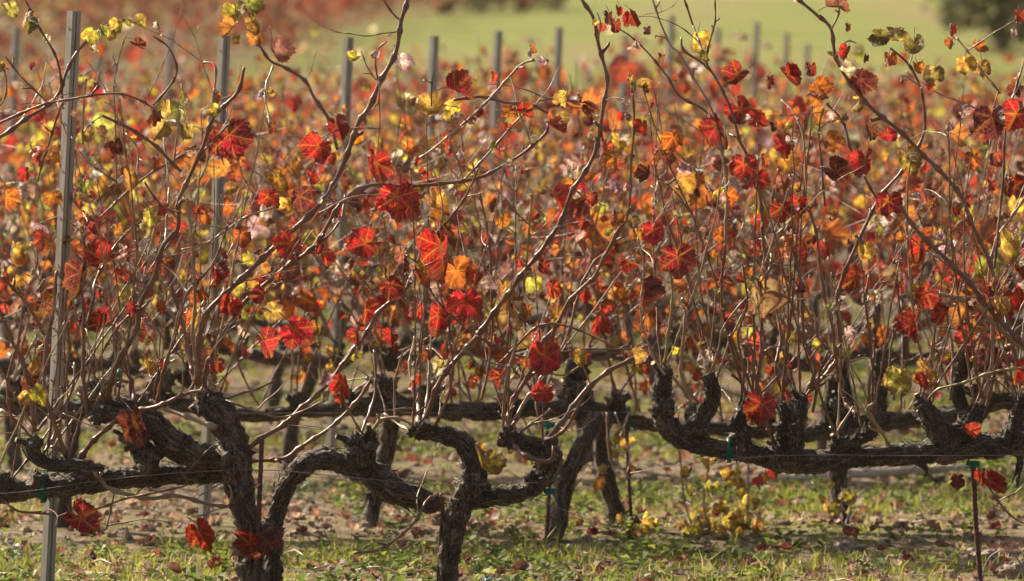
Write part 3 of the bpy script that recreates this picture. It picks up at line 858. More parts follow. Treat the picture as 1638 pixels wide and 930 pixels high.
EXTRA = [(VA, x, y) for x, y in ((50, 700), (60, 690), (75, 735), (110, 735), (150, 655), (165, 650), (185, 650), (210, 660), (240, 680), (305, 640), (330, 635), (345, 640), (20, 765), (-10, 770))] + \
        [(VC, x, y) for x, y in ((660, 685), (672, 682), (806, 690), (815, 690), (870, 715))] + \
        [(VD, x, y) for x, y in ((1062, 595), (1132, 596), (1140, 620), (1205, 630), (1190, 660), (1250, 645), (1280, 640), (1272, 660), (1395, 688), (1380, 690), (1475, 645), (1486, 660), (1570, 645), (1560, 660), (1632, 650), (1645, 630), (1340, 705))]
for vine, hx, hy in EXTRA:
    for q in range(2):
        b = at(hx, hy, rgc.uniform(-.03, .03))
        P = grow(b, (rgc.gauss(.12, .35), rgc.gauss(0, .3), 1), rgc.uniform(.35, .85), rgc.uniform(.0019, .0033), rgc, .09, .04)
        C, nodes = cane_curve(P, rgc)
        C = C - np.array([*vine.location, 0])
        mb = MB(); cane_mesh(mb, C, nodes, rgc)
        co = mb.build('cane', [rgc.choice([M_CANE, M_CANE, M_PALE])], vine)
        for i in nodes: front_nodes.append((Vector(C[i, :3]) + vine.location, vine, co))
# shorter side shoots and thin tangled twigs of the front row
for k in range(190):
    p, vine, _ = rgc.choice(front_nodes)
    d = Vector((rgc.gauss(0, .6), rgc.gauss(0, .5), rgc.uniform(-.2, 1)))
    P = grow(p, d, rgc.uniform(.06, .30), rgc.uniform(.0011, .0024), rgc, .3)
    C, nodes = cane_curve(P, rgc, .04, .003)
    C = C - np.array([*vine.location, 0])
    mb = MB(); cane_mesh(mb, C, nodes, rgc, .4, 5)
    mb.build('shoot', [rgc.choice([M_CANE, M_PALE, M_PALE, M_GCANE])], vine)

# leaves of the front row, traced one by one: x, y, width in px, colour, tip angle (0 = down, + = to the right) or None, variant or None
LV = [(370, 228, 92, 'C', 20, 0), (505, 240, 62, 'R', -30, 2), (541, 207, 48, 'C', 10, 3), (438, 207, 36, 'M', 0, 5), (445, 290, 46, 'A', 40, 1), (376, 305, 34, 'Y', None, 2),
      (603, 268, 64, 'R', 0, 4), (636, 325, 78, 'R', -10, 9), (690, 345, 62, 'O', 20, 2), (655, 240, 32, 'O', None, None), (577, 392, 62, 'R', -80, 0), (462, 396, 56, 'R', -20, 4), (520, 413, 32, 'R', 10, 3),
      (430, 552, 66, 'C', 30, 0), (478, 532, 60, 'R', 50, 4), (365, 496, 46, 'R', -20, 2), (440, 502, 40, 'Y', 60, None), (552, 617, 50, 'R', 10, 1), (520, 608, 40, 'T', None, 8), (630, 462, 46, 'C', 30, 6),
      (706, 405, 80, 'R', 10, 1), (735, 440, 60, 'O', 30, 4), (742, 490, 66, 'R', -10, 9), (700, 512, 54, 'R', 0, 1), (668, 500, 40, 'R', 0, None), (690, 178, 58, 'Y', -70, 2), (726, 180, 44, 'Y', 70, 2), (735, 147, 56, 'C', 60, 3),
      (793, 126, 26, 'R', 0, 5), (700, 320, 40, 'A', 0, None), (915, 280, 40, 'T', 0, 10), (893, 322, 46, 'R', 20, 3), (862, 350, 38, 'T', None, 8), (850, 456, 38, 'G', 0, 0), (826, 545, 38, 'G', -10, 3), (790, 452, 38, 'T', 40, 3),
      (888, 622, 48, 'T', 0, 8), (868, 634, 44, 'R', -30, 2), (872, 580, 66, 'R', 0, 6), (1015, 573, 34, 'Y', 30, 3), (930, 575, 38, 'Y', 0, 7), (1028, 470, 56, 'M', 0, None), (1085, 420, 64, 'C', 0, 4), (1125, 578, 50, 'T', 0, 10),
      (1225, 482, 84, 'B', 10, 0), (1150, 210, 58, 'R', 20, 1), (1188, 182, 56, 'R', 40, 6), (1175, 125, 50, 'C', -40, 6), (1232, 132, 36, 'C', 0, 5), (1265, 120, 40, 'R', 40, None), (1298, 115, 40, 'C', 0, 8), (1312, 148, 48, 'O', 30, 2),
      (1302, 190, 44, 'A', 0, 2), (1338, 226, 44, 'A', 70, 0), (1382, 132, 56, 'M', 60, 3), (1360, 112, 44, 'T', 60, 8), (1425, 217, 48, 'R', 60, 4), (1385, 266, 56, 'R', 0, 0), (1422, 330, 52, 'C', 0, 4), (1342, 280, 54, 'M', 60, 3),
      (1455, 262, 52, 'G', 20, 9), (1405, 60, 40, 'D', -80, 3), (1438, 52, 58, 'G', 90, 9), (1463, 76, 42, 'G', 0, 6), (1115, 67, 46, 'Y', -20, 2), (1128, 92, 34, 'G', 0, None), (1505, 506, 46, 'R', -25, 7), (1466, 525, 62, 'C', 0, 3),
      (1370, 452, 54, 'C', 10, 4), (1358, 398, 42, 'M', 0, 5), (1622, 190, 64, 'R', -30, 0), (1588, 198, 70, 'M', 10, 0), (1530, 222, 46, 'A', None, 1), (1440, 610, 58, 'G', 0, 2), (1490, 598, 54, 'A', 60, 6), (1480, 610, 34, 'R', 0, None),
      (1625, 597, 44, 'R', 0, 3), (1620, 395, 56, 'Y', 0, 1), (62, 636, 40, 'Y', 30, 3), (38, 636, 30, 'Y', -30, 3), (238, 586, 32, 'Y', 10, 3), (220, 682, 64, 'M', 20, 1), (137, 835, 80, 'C', 50, 7), (323, 860, 62, 'R', 20, 3),
      (422, 850, 92, 'M', 100, 12), (392, 872, 60, 'C', -75, 3), (160, 420, 70, 'R', -60, 6), (128, 445, 60, 'M', -20, 1), (203, 440, 50, 'R', 40, 8), (135, 302, 38, 'G', 0, 9), (2, 442, 36, 'C', 0, 0), (22, 402, 34, 'Y', 0, 1),
      (140, 55, 36, 'Y', -60, 2), (165, 52, 32, 'G', 0, 8), (188, 42, 30, 'Y', 0, 6), (208, 38, 28, 'G', 60, 5), (225, 38, 28, 'Y', 60, 3), (178, 58, 22, 'Y', 0, None), (376, 25, 46, 'Y', 0, 2), (368, 48, 38, 'A', -30, 1), (398, 12, 44, 'G', 10, 6),
      (405, 40, 36, 'Y', 30, 9), (416, 58, 40, 'A', 20, 2), (378, 66, 30, 'Y', 0, 8), (442, 84, 52, 'B', 20, 6), (20, 18, 46, 'G', 30, 9), (46, 42, 30, 'D', 0, 3), (57, 36, 24, 'T', 0, None), (75, 66, 26, 'T', 0, 8), (290, 185, 72, 'G', 10, 9), (258, 205, 52, 'G', -30, 1),
      (265, 175, 40, 'Y', 0, None), (300, 215, 46, 'G', 0, 9), (250, 190, 40, 'C', 0, 5), (188, 236, 30, 'M', 20, 6), (155, 140, 22, 'C', 0, 5), (345, 160, 40, 'O', 0, 5), (430, 320, 40, 'R', 0, None), (480, 320, 44, 'M', 0, 4), (500, 290, 40, 'R', 0, None),
      (160, 510, 34, 'R', -10, 7), (340, 590, 30, 'R', 0, 5), (355, 590, 24, 'R', 0, None), (205, 285, 36, 'A', 0, None), (250, 265, 34, 'O', 0, 8), (10, 320, 40, 'O', 0, None), (70, 385, 36, 'R', 0, None), (40, 280, 34, 'R', 0, None), (95, 255, 34, 'A', 0, None),
      (1012, 140, 30, 'G', 0, 5), (1030, 138, 28, 'Y', 70, 3), (998, 165, 24, 'T', -30, 8), (1008, 126, 22, 'Y', 0, 5), (985, 45, 40, 'C', 0, 8), (1012, 30, 40, 'C', 30, 3), (975, 30, 34, 'M', 0, 5), (990, 20, 30, 'R', 0, 5), (962, 50, 24, 'R', -60, 3), (1035, 52, 28, 'B', 0, 10),
      (1060, 96, 26, 'B', 0, 5), (905, 160, 40, 'G', 0, 9), (925, 160, 30, 'A', 0, 5), (945, 172, 34, 'M', 60, 3), (895, 190, 30, 'G', 0, 2), (855, 80, 24, 'O', 0, 8), (820, 180, 44, 'O', 80, 4), (840, 183, 34, 'R', 60, 3), (1028, 207, 40, 'R', 0, 0), (1080, 225, 44, 'O', 20, 2),
      (970, 240, 36, 'R', 0, 4), (985, 258, 40, 'O', 0, 1), (945, 320, 34, 'C', 0, None), (1035, 280, 38, 'M', 0, None), (1100, 270, 40, 'T', 70, 8), (1120, 290, 38, 'O', 0, 5), (1020, 380, 40, 'A', 0, 8), (985, 350, 38, 'R', 0, None), (1010, 420, 36, 'R', 60, 3), (1045, 375, 44, 'R', 0, 4),
      (1150, 380, 44, 'O', 0, 8), (1185, 370, 40, 'T', -30, 3), (1210, 400, 40, 'R', 0, 5), (1160, 450, 50, 'M', 60, 8), (1195, 440, 34, 'O', 0, None), (1290, 400, 58, 'C', 0, 1), (1320, 400, 36, 'R', 0, None), (1250, 340, 40, 'C', 0, None), (1275, 330, 40, 'R', 0, None), (1330, 350, 38, 'O', 0, None),
      (1470, 400, 44, 'R', 0, None), (1440, 440, 50, 'B', 20, 9), (1440, 460, 40, 'R', 0, 5), (1478, 475, 50, 'C', -40, 4), (1560, 470, 44, 'M', 0, None), (1585, 300, 40, 'R', 0, None), (1560, 260, 40, 'O', 0, None), (1590, 260, 36, 'M', 0, 8), (1610, 300, 50, 'C', 0, 5), (1540, 180, 40, 'T', -60, 8), (1520, 205, 34, 'T', 20, 10),
      (1630, 30, 36, 'C', 0, 8), (1622, 55, 22, 'T', 0, None), (1525, 50, 30, 'R', 0, 5), (1520, 70, 24, 'O', 0, None), (1495, 120, 40, 'G', 0, 2), (1545, 105, 40, 'Y', 0, 2), (1570, 110, 34, 'Y', 0, 9), (1490, 135, 36, 'R', 20, 5), (1425, 100, 44, 'O', 0, 8), (1385, 95, 22, 'M', 0, 5), (1358, 45, 22, 'M', 0, 5), (1352, 85, 34, 'R', -30, 7),
      (1270, 115, 34, 'C', 0, 8), (1215, 195, 40, 'R', 60, 3), (1240, 205, 26, 'M', 0, 5), (1255, 235, 44, 'R', 0, 1), (1225, 260, 36, 'O', 0, None), (1262, 265, 44, 'A', 30, 2), (1190, 270, 50, 'R', -10, 4), (1210, 290, 40, 'R', 0, 6), (1395, 215, 44, 'M', 0, 8),
      (1555, 690, 34, 'R', 60, 3), (1530, 770, 28, 'M', 0, 0), (1588, 772, 46, 'R', 60, 4), (1570, 765, 30, 'R', 0, None), (1218, 655, 60, 'R', 0, 4), (1205, 672, 30, 'O', 0, None), (1195, 565, 40, 'B', 0, 8),
      (545, 640, 24, 'R', 0, None), (585, 500, 44, 'R', 0, 4), (570, 540, 38, 'C', 0, None), (600, 540, 36, 'O', 0, 5), (625, 540, 34, 'R', 0, None), (640, 410, 50, 'B', 0, 8), (610, 440, 36, 'Y', 0, 8), (660, 445, 34, 'T', 0, None), (760, 440, 40, 'C', 0, 3), (805, 470, 44, 'A', 0, 1), (885, 465, 40, 'R', 10, 7), (870, 430, 44, 'C', 0, None), (845, 500, 38, 'O', 0, 5),
      (780, 550, 40, 'B', 0, 10), (780, 745, 52, 'G', 20, 0), (770, 720, 30, 'Y', 0, None), (345, 440, 40, 'C', 0, 3), (330, 350, 34, 'O', 0, None), (240, 350, 40, 'Y', 0, None), (258, 340, 40, 'R', 0, 8), (190, 370, 34, 'A', 0, None), (85, 320, 34, 'O', 0, None), (385, 380, 36, 'O', 0, None), (410, 430, 34, 'A', 0, 3), (460, 330, 34, 'Y', 0, None)]
rl = random.Random(77)
for x, y, w, k, ang, var in LV:
    yy = rl.uniform(-.13, .10) if y < 560 else rl.uniform(-.17, -.06)
    c = at(x, y, yy)
    near = min(front_nodes, key=lambda q: (q[0].x - c.x) ** 2 + (q[0].z - c.z) ** 2)
    if ang is None: ang = rl.uniform(-60, 60)
    ang = rad(ang + rl.uniform(-10, 10))
    tip = Vector((math.sin(ang), rl.uniform(-.45, .35), -math.cos(ang))).normalized()
    nrm = Vector((rl.gauss(0, .55), -1, rl.uniform(-.35, .9)))
    size = w * S0 * .94
    o = c - tip * size * .16
    vine = near[1]
    if var in (0, 1, 4, 9) and w < 60 and rl.random() < .55: var = rl.choice(CURLED)
    add_leaf(vine, leaf_matrix(o, tip, nrm, size), k, rl, var, near[2])
# small withered leaves that hang on the remaining nodes
for k in range(500):
    p, vine, co = rl.choice(front_nodes)
    if p.z < .60 or (p.z < .75 and rl.random() < .5): continue
    d = rand_dir(rl); size = min(.075, .034 * math.exp(rl.gauss(0, .38)))
    tip = d * .6 + Vector((0, 0, -1)) * rl.uniform(.2, 1)
    nrm = Vector((rl.gauss(0, .6), -.8, rl.uniform(-.2, .9)))
    add_leaf(vine, leaf_matrix(p + d * size * .6, tip, nrm, size), pick({'R': 3, 'C': 3, 'M': 2, 'O': 3, 'A': 1, 'Y': 1.5, 'G': 1, 'T': 5, 'B': 4}, rl), rl, None, co)


# ------------------------------------------------------------------ SECOND ROW, wood traced, canes grown
G2 = 'grapevines of the second row'
V2 = [vine_root(92, 880, 2, 'blurred grapevine with a slim trunk right behind the nearest post', G2),
      vine_root(620, 880, 2, 'blurred grapevine with a knotted dark head behind the arched trunk', G2),
      vine_root(880, 950, 1.6, 'blurred grapevine with a forked trunk beside a thin stake in the middle', G2),
      vine_root(1002, 880, 2, 'blurred grapevine with a trunk leaning left and yellow leaves hanging beside it', G2),
      vine_root(1345, 880, 2, 'blurred grapevine with black upright arms behind the long level cordon', G2),
      vine_root(1690, 880, 2, 'blurred grapevine whose cordon bends down in an arch at the right edge', G2)]
kw = dict(sides=12, step=.014, strips=20, slim=.74)
wood(V2[0], 'trunk', [(92, 890, 17), (100, 820, 16), (108, 760, 15), (115, 700, 17), (120, 655, 20)], 2, 61, **kw)
wood(V2[0], 'cordon', [(-80, 638, 16), (0, 645, 18), (70, 655, 18), (130, 655, 22), (200, 645, 20), (260, 640, 18), (330, 655, 16)], 2, 62, knobs=[(20, 625, 22), (150, 625, 24), (260, 610, 22), (300, 600, 18), (90, 610, 18)], **kw)
wood(V2[1], 'trunk', [(585, 890, 18), (600, 800, 16), (618, 720, 18), (625, 655, 22)], 2.05, 63, **kw)
wood(V2[1], 'cordon', [(350, 662, 14), (420, 664, 14), (500, 656, 16), (560, 652, 18), (620, 648, 24), (690, 655, 18), (740, 660, 18)], 2, 64, knobs=[(612, 620, 26), (470, 640, 14), (560, 640, 16), (690, 630, 20), (620, 580, 16)], **kw)
wood(V2[2], 'trunk', [(878, 955, 19), (884, 900, 19), (892, 840, 19), (902, 780, 20), (920, 735, 18), (942, 695, 17), (952, 662, 18)], 1.7, 65, **kw)
wood(V2[2], 'arm', [(900, 790, 15), (890, 750, 13), (884, 715, 12), (882, 690, 12)], 1.72, 66, **kw)
wood(V2[2], 'cordon', [(735, 655, 18), (790, 660, 20), (850, 652, 20), (910, 652, 24), (950, 655, 22)], 1.8, 67, knobs=[(810, 640, 18), (920, 625, 26), (925, 590, 20)], **kw)
wood(V2[3], 'trunk', [(1004, 882, 27), (990, 835, 20), (975, 780, 17), (964, 730, 17), (962, 690, 17), (975, 662, 16)], 2, 68, **kw)
wood(V2[3], 'cordon', [(945, 655, 22), (1000, 670, 16), (1050, 680, 14), (1120, 684, 14), (1190, 690, 14), (1260, 692, 14)], 2.05, 69, knobs=[(985, 640, 18), (1110, 660, 16), (1225, 670, 18)], **kw)
wood(V2[4], 'trunk', [(1345, 890, 20), (1342, 800, 18), (1338, 730, 20), (1345, 680, 22)], 2.1, 70, **kw)
wood(V2[4], 'cordon', [(1265, 700, 14), (1330, 688, 20), (1400, 676, 20), (1460, 670, 20), (1540, 664, 20), (1580, 655, 18)], 2, 71, knobs=[(1345, 650, 24), (1400, 665, 20), (1480, 660, 16)], **kw)
for a in ([(1330, 690, 18), (1328, 650, 16), (1335, 610, 12)], [(1345, 690, 22), (1350, 640, 18), (1345, 590, 10)], [(1408, 675, 12), (1408, 630, 14), (1412, 580, 22)], [(1540, 660, 16), (1530, 620, 14), (1545, 580, 12)]):
    wood(V2[4], 'arm', a, 2, 72 + a[0][0] * .01, knobs=[(a[2][0], a[2][1], a[2][2])], **kw)
wood(V2[5], 'cordon', [(1560, 655, 20), (1600, 640, 18), (1628, 652, 15), (1645, 690, 14), (1660, 740, 14)], 2, 77, knobs=[(1570, 630, 18)], **kw)
wood(V2[5], 'trunk', [(1690, 890, 20), (1680, 820, 18), (1665, 760, 17), (1655, 720, 14)], 2, 78, **kw)
r2 = random.Random(33)
TW2 = {}
HEADS2 = {0: [(20, 610), (60, 620), (95, 600), (150, 610), (180, 625), (255, 598), (300, 590), (330, 640)], 1: [(420, 655), (470, 635), (520, 645), (560, 635), (612, 600), (640, 600), (690, 620), (730, 645)],
          2: [(760, 645), (810, 630), (860, 640), (920, 600), (930, 575)], 3: [(985, 630), (1020, 660), (1060, 670), (1110, 650), (1160, 675), (1225, 655), (1250, 680)],
          4: [(1290, 680), (1330, 605), (1347, 585), (1412, 565), (1450, 655), (1480, 650), (1530, 640), (1545, 575)], 5: [(1570, 620), (1600, 630), (1625, 640), (1680, 700)]}
for vi, hs in HEADS2.items():
    vine = V2[vi]
    for hx, hy in hs:
        for q in range(r2.choice([2, 3, 3, 4])):
            b = at(hx + r2.uniform(-8, 8), hy, 2 + r2.uniform(-.06, .06))
            d = Vector((r2.gauss(.05, .5), r2.gauss(0, .3), 1))
            P = grow(b, d, r2.uniform(.5, .98), r2.uniform(.0024, .0038), r2, .13, .05)
            C, nodes = cane_curve(P, r2)
            mb = MB(); cane_mesh(mb, C - np.array([*vine.location, 0]), nodes, r2, .3, 5)
            co = mb.build('cane', [r2.choice([M_CANE, M_PALE])], vine)
            twigs(TW2.setdefault(vi, MB()), C - np.array([*vine.location, 0]), nodes, r2, r2.choice([1, 2, 3]))
            wgt = WARM if hx > 380 else GOLD
            for M, k in leaves_on(C, nodes, r2, wgt, .8, .046, .08): add_leaf(vine, M, k, r2, None, co)
for vi, mb in TW2.items(): tag(mb.build('twigs', [M_PALE], V2[vi]), kind='stuff')
# yellow shoots hanging below the second row on the right and by the leaning trunk
for vi, x0, x1, y0, y1, n, ks in ((3, 1095, 1210, 735, 885, 58, 'YYYGG'), (3, 955, 1010, 690, 770, 13, 'YYAG'), (4, 1310, 1365, 770, 840, 9, 'YYG'), (4, 1210, 1240, 745, 775, 5, 'OOR'), (2, 800, 870, 690, 730, 6, 'YG'), (3, 975, 1040, 880, 935, 8, 'GGY'), (3, 1050, 1210, 880, 940, 12, 'GGY')):
    vine = V2[vi]
    for q in range(3):
        xa = r2.uniform(x0, x1); P = [(*at(xa + r2.uniform(-25, 25), y0 - 30, 1.9), .003), (*at(xa, (y0 + y1) / 2, 1.85), .0025), (*at(xa + r2.uniform(-25, 25), y1, 1.8), .0015)]
        C, nodes = cane_curve(P, r2); mb = MB(); cane_mesh(mb, C - np.array([*vine.location, 0]), nodes, r2, .3, 5)
        mb.build('shoot', [M_PALE], vine)
    for q in range(n):
        x, y = r2.uniform(x0, x1), r2.uniform(y0, y1)
        yv = r2.uniform(1.6, 2.1)
        c = at(x, y, yv)
        if c.z < .015: c.z = r2.uniform(.015, .05)
        tip = Vector((r2.gauss(0, .6), r2.gauss(0, .4), -1)); nrm = Vector((r2.gauss(0, .5), -1, r2.uniform(-.1, .9)))
        add_leaf(vine, leaf_matrix(c, tip, nrm, r2.uniform(.025, .05)), r2.choice(ks), r2)


# ------------------------------------------------------------------ generic vines for the rows behind
def make_vine(seed, leaf_mode, weights, cane_parts, root=None, origin=(0, 0, 0)):
    """an old cordon vine at origin: trunk, cordon, spurs, canes and leaves"""
    rg = random.Random(seed)
    if root is None: root = empty('grapevine', origin)
    H = .37 + rg.uniform(-.03, .03)
    lean = rg.uniform(-.08, .08)
    mb = MB()
    C = catmull([(lean, 0, -.03, .028), (lean * .8 + rg.uniform(-.02, .02), rg.uniform(-.02, .02), H * .4, .024), (rg.uniform(-.02, .02), 0, H * .8, .024), (0, 0, H, .028)], .03)
    tube(mb, C, 9, .25, seed); bark_strips(mb, C, 6, rg)
    mb.build('trunk', [M_BARK], root)
    mb = MB(); heads = []
    for sgn in (-1, 1):
        L = rg.uniform(.40, .47)
        pts = [(0, 0, H - .005, .027)]
        for k in range(1, 5):
            pts.append((sgn * L * k / 4, rg.uniform(-.03, .03), H + rg.uniform(-.03, .03), .024 - .0015 * k))
        C = catmull(pts, .03); tube(mb, C, 9, .28, seed + sgn); bark_strips(mb, C, 8, rg)
        for k in (1, 2, 3, 4):
            b = pts[k]
            t = (b[0] + rg.uniform(-.03, .03), b[1] + rg.uniform(-.03, .03), b[2] + rg.uniform(.05, .13))
            C = catmull([(b[0], b[1], b[2], .022), ((b[0] + t[0]) / 2 + rg.uniform(-.02, .02), (b[1] + t[1]) / 2, (b[2] + t[2]) / 2, .021), (*t, .016)], .025)
            tube(mb, C, 8, .3, seed + k); blob(mb, t, .024, seed + k * 3, 9, 6, .5)
            heads.append(t)
    mb.build('cordon', [M_BARK], root)
    tw = MB(); allc = MB(); mass = LeafMass(); nl = 0
    for t in heads:
        for q in range(rg.choice([2, 3, 3, 4])):
            d = Vector((rg.gauss(0, .48), rg.gauss(0, .3), 1))
            P = grow(t, d, rg.uniform(.45, .95), rg.uniform(.0024, .004), rg, .13, .05)
            C, nodes = cane_curve(P, rg)
            if cane_parts:
                mb = MB(); cane_mesh(mb, C[::2] if len(C) > 20 else C, [n // 2 for n in nodes if n // 2 < len(C[::2])], rg, .25, 5)
                co = mb.build('cane', [rg.choice([M_CANE, M_PALE])], root)
            else:
                tube(allc, C[::6], 4)
            twigs(tw, C, nodes, rg, rg.choice([1, 2, 3]))
            for M, k in leaves_on(C, nodes, rg, weights, .85 if leaf_mode == 'parts' else 1.25, .045 if leaf_mode == 'parts' else .05, .06):
                if leaf_mode == 'parts':
                    add_leaf(root, Matrix.Translation(root.location) @ M, k, rg, None, co)
                else:
                    mass.add(M, leaf_color(k, rg), rg.choice(CURLED))
    tag(tw.build('twigs', [M_PALE], root), kind='stuff')
    if not cane_parts: tag(allc.build('canes', [M_CANE], root), kind='stuff')
    if leaf_mode != 'parts': tag(link_mesh('foliage', mass.mesh('foliage'), root), kind='stuff')
    return root


def copy_tree(src, loc, rz, sc=1.0):
    r = src.copy(); COL.objects.link(r); r.location = loc; r.rotation_euler = (0, 0, rz); r.scale = (sc, sc, sc)
    for ch in src.children:
        c = ch.copy(); COL.objects.link(c); c.parent = r
        for g in ch.children:
            e = g.copy(); COL.objects.link(e); e.parent = c
    return r


ORD = ['', '', 'third', 'fourth', 'fifth', 'sixth', 'seventh', 'eighth', 'ninth', 'tenth', 'eleventh', 'twelfth', 'thirteenth']
PLACE = ['leftmost'] + [k + ' from the left' for k in ('second', 'third', 'fourth', 'fifth', 'sixth', 'seventh', 'eighth', 'ninth', 'tenth', 'eleventh')]
LOOK = ['', '', 'blurred red and orange grapevine', 'blurred grapevine with mixed leaves', 'softly blurred orange grapevine',
        'blurred russet grapevine', 'blurred orange grapevine', 'blurred leafy grapevine', 'strongly blurred reddish grapevine', 'strongly blurred grapevine', 'hazy orange grapevine', 'far hazy grapevine', 'far grapevine before the green field']
rv = random.Random(101)
protos_near, protos_far = [], []
for row in range(2, 13):
    Y = 2.0 * row
    half = 2.57 / 2 * (1 + .157 * row) + .25
    x = -half + rv.uniform(.05, .45); place = 0
    while x < half + .05:
        gold = x < -half * .2
        loc = (x, Y + rv.uniform(-.06, .06), 0)
        if row <= 2:
            v = make_vine(row * 100 + int((x + 9) * 10), 'parts', GOLD if gold else WARM, True, None, loc)
        elif row <= 3:
            key = 'near'
            want = 6
            if len(protos_near) < want:
                v = make_vine(900 + len(protos_near), 'parts', WARM if len(protos_near) % 2 else GOLD, True, None, loc); protos_near.append(v)
            else:
                v = copy_tree(protos_near[rv.randrange(want)], loc, rv.choice([0, math.pi]) + rv.uniform(-.15, .15), rv.uniform(.92, 1.06))
        else:
            want = 8
            if len(protos_far) < want:
                v = make_vine(700 + len(protos_far), 'mass', WARM if len(protos_far) % 2 else GOLD, False, None, loc); protos_far.append(v)
            else:
                v = copy_tree(protos_far[rv.randrange(want)], loc, rv.choice([0, math.pi]) + rv.uniform(-.15, .15), rv.uniform(.92, 1.08))
        tag(v, '%s, %s in the %s row' % (LOOK[row], PLACE[place], ORD[row]), 'grapevine', 'grapevines of the %s row' % ORD[row])
        x += .9 + rv.uniform(-.08, .08); place += 1


# ------------------------------------------------------------------ metal posts
def post(top, dx, Y, label, wdt=.0345):
    a = at(top[0], top[1], Y)
    b = at(top[0] - dx * 955 / (1 + Y / DCAM), top[1] + 955 / (1 + Y / DCAM), Y)
    gz = ground_z(b.x, b.y) - .02
    k = (a.z - gz) / (a.z - b.z); b = a + (b - a) * k
    root = empty('vineyard_post', b); root.rotation_mode = 'QUATERNION'
    root.rotation_quaternion = (a - b).to_track_quat('Z', 'Y') @ Quaternion((0, 0, 1), rad(-46))
    tag(root, label, 'post', 'galvanised metal posts along the rows')
    h = (a - b).length; w = wdt * .40; t = .0018; dp = .020

    def prism(name, prof):
        mb = MB(); n = len(prof)
        V = [(x, y, 0) for x, y in prof] + [(x, y, h) for x, y in prof]
        F = [tuple(range(n))[::-1], tuple(range(n, 2 * n))] + [(i, (i + 1) % n, n + (i + 1) % n, n + i) for i in range(n)]
        mb.add(V, F); return mb.build(name, [M_STEEL], root, smooth=False)
    q = w * .16
    prism('web', [(-w, 0), (-q, 0), (-q * .6, .005), (q * .6, .005), (q, 0), (w, 0), (w, t), (q, t), (q * .5, .005 + t), (-q * .5, .005 + t), (-q, t), (-w, t)])
    prism('flange', [(-w - .0002, -.0003), (-w + t, -.0003), (-w + t, dp), (-w + .009, dp), (-w + .009, dp + t), (-w - .0002, dp + t)])
    if Y < 5:                                # wire hooks punched out of the two edges
        for k in range(9):
            for sg in (-1, 1):
                z0 = h - .05 - k * .12; x0 = sg * (w + .0002); hk = MB()
                V = [(x0, .004, z0), (x0, .010, z0), (x0 + sg * .005, .008, z0 + .011), (x0 + sg * .005, .006, z0 + .011), (x0, .004, z0 + .004), (x0, .010, z0 + .004)]
                hk.add(V, [(0, 1, 2, 3), (4, 3, 2, 5), (0, 3, 4), (1, 5, 2)]); hk.build('hook', [M_STEEL], root, smooth=False)
    prism('flange', [(w + .0002, -.0003), (w + .0002, dp + t), (w - .009, dp + t), (w - .009, dp), (w - t, dp), (w - t, -.0003)])


LEAN = 43 / 910
for (x, y, row, lb) in ((123, 18, 0, 'sharp grey metal post nearest the camera, at the left of the front row'), (363, 57, 1, 'grey metal post just left of the yellow leaf clump, second in the receding line'),
                        (561, 60, 2, 'grey metal post behind the long curved cane, third in the receding line'), (698, 58, 3, 'blurred metal post above the yellow leaf, fourth in the receding line'),
                        (800, 50, 4, 'blurred metal post with a pale leaf on its top, fifth in the receding line'), (897, 44, 5, 'blurred metal post standing alone against the green field, sixth in the line'),
                        (1003, 58, 6, 'blurred metal post with red leaves at its top, seventh in the line'), (1077, 25, 7, 'tall blurred metal post by the thin bare cane, eighth in the line'),
                        (1151, 46, 8, 'thin faint metal post behind the yellow leaf, ninth in the line'), (1213, 36, 9, 'thin faint metal post tenth in the line, tallest beside the ninth'),
                        (1261, 53, 10, 'very faint short metal post eleventh in the line'), (1294, 70, 11, 'very faint shortest metal post at the far end of the line'),
                        (28, 44, 5, 'blurred metal post at the far left edge of the photograph'), (162, 62, 6, 'blurred metal post between the nearest post and the hillside vines'), (275, 50, 7, 'faint metal post standing before the red hillside at upper left')):
    post((x, y), LEAN * (.9 if row else 1), 2.0 * row + .02 + (.06 if row == 0 else .05), lb)


# ------------------------------------------------------------------ stakes, wires, ties
def rebar(pts, Y, r, label):
    P = [(*at(x, y, Y), r) for x, y in pts]
    b = Vector(P[0][:3]); root = empty('iron_stake', b); tag(root, label, 'stake', 'rusty iron stakes')
    C = catmull(P, .004) - np.array([*b, 0]); C[:, 3] = r
    C[::3, 3] *= 1.22
    mb = MB(); tube(mb, C, 8); mb.build('ribbed_rod', [M_RUST], root)


rebar([(408, 985), (411, 900), (415, 800), (419, 703)], -.05, .0058, 'rusty ribbed stake standing against the left black trunk')
rebar([(697, 985), (702, 900), (709, 808)], .01, .0045, 'rusty stake tight against the middle trunk')
rebar([(1572, 985), (1566, 900), (1560, 820), (1557, 738)], -.035, .0062, 'ribbed rusty stake under the right cordon with a green tie on top')
rebar([(868, 955), (874, 860), (880, 760), (882, 690)], 1.5, .0055, 'thin dark stake left of the forked trunk in the second row')
rebar([(1014, 885), (1008, 800), (1002, 680)], 1.95, .005, 'thin dark stake right of the leaning trunk in the second row')


def wire(pts, Y, label, r=.0011, dy=None, group='trellis wires'):
    P = [(*at(p[0], p[1], Y + (p[2] if len(p) > 2 else 0)), r) for p in pts]
    mb = MB(); C = catmull(P, .03); b = Vector(C[0, :3]); tube(mb, C - np.array([*b, 0]), 5)
    tag(mb.build('trellis_wire', [M_WIRE], None, b), label, 'wire', group)


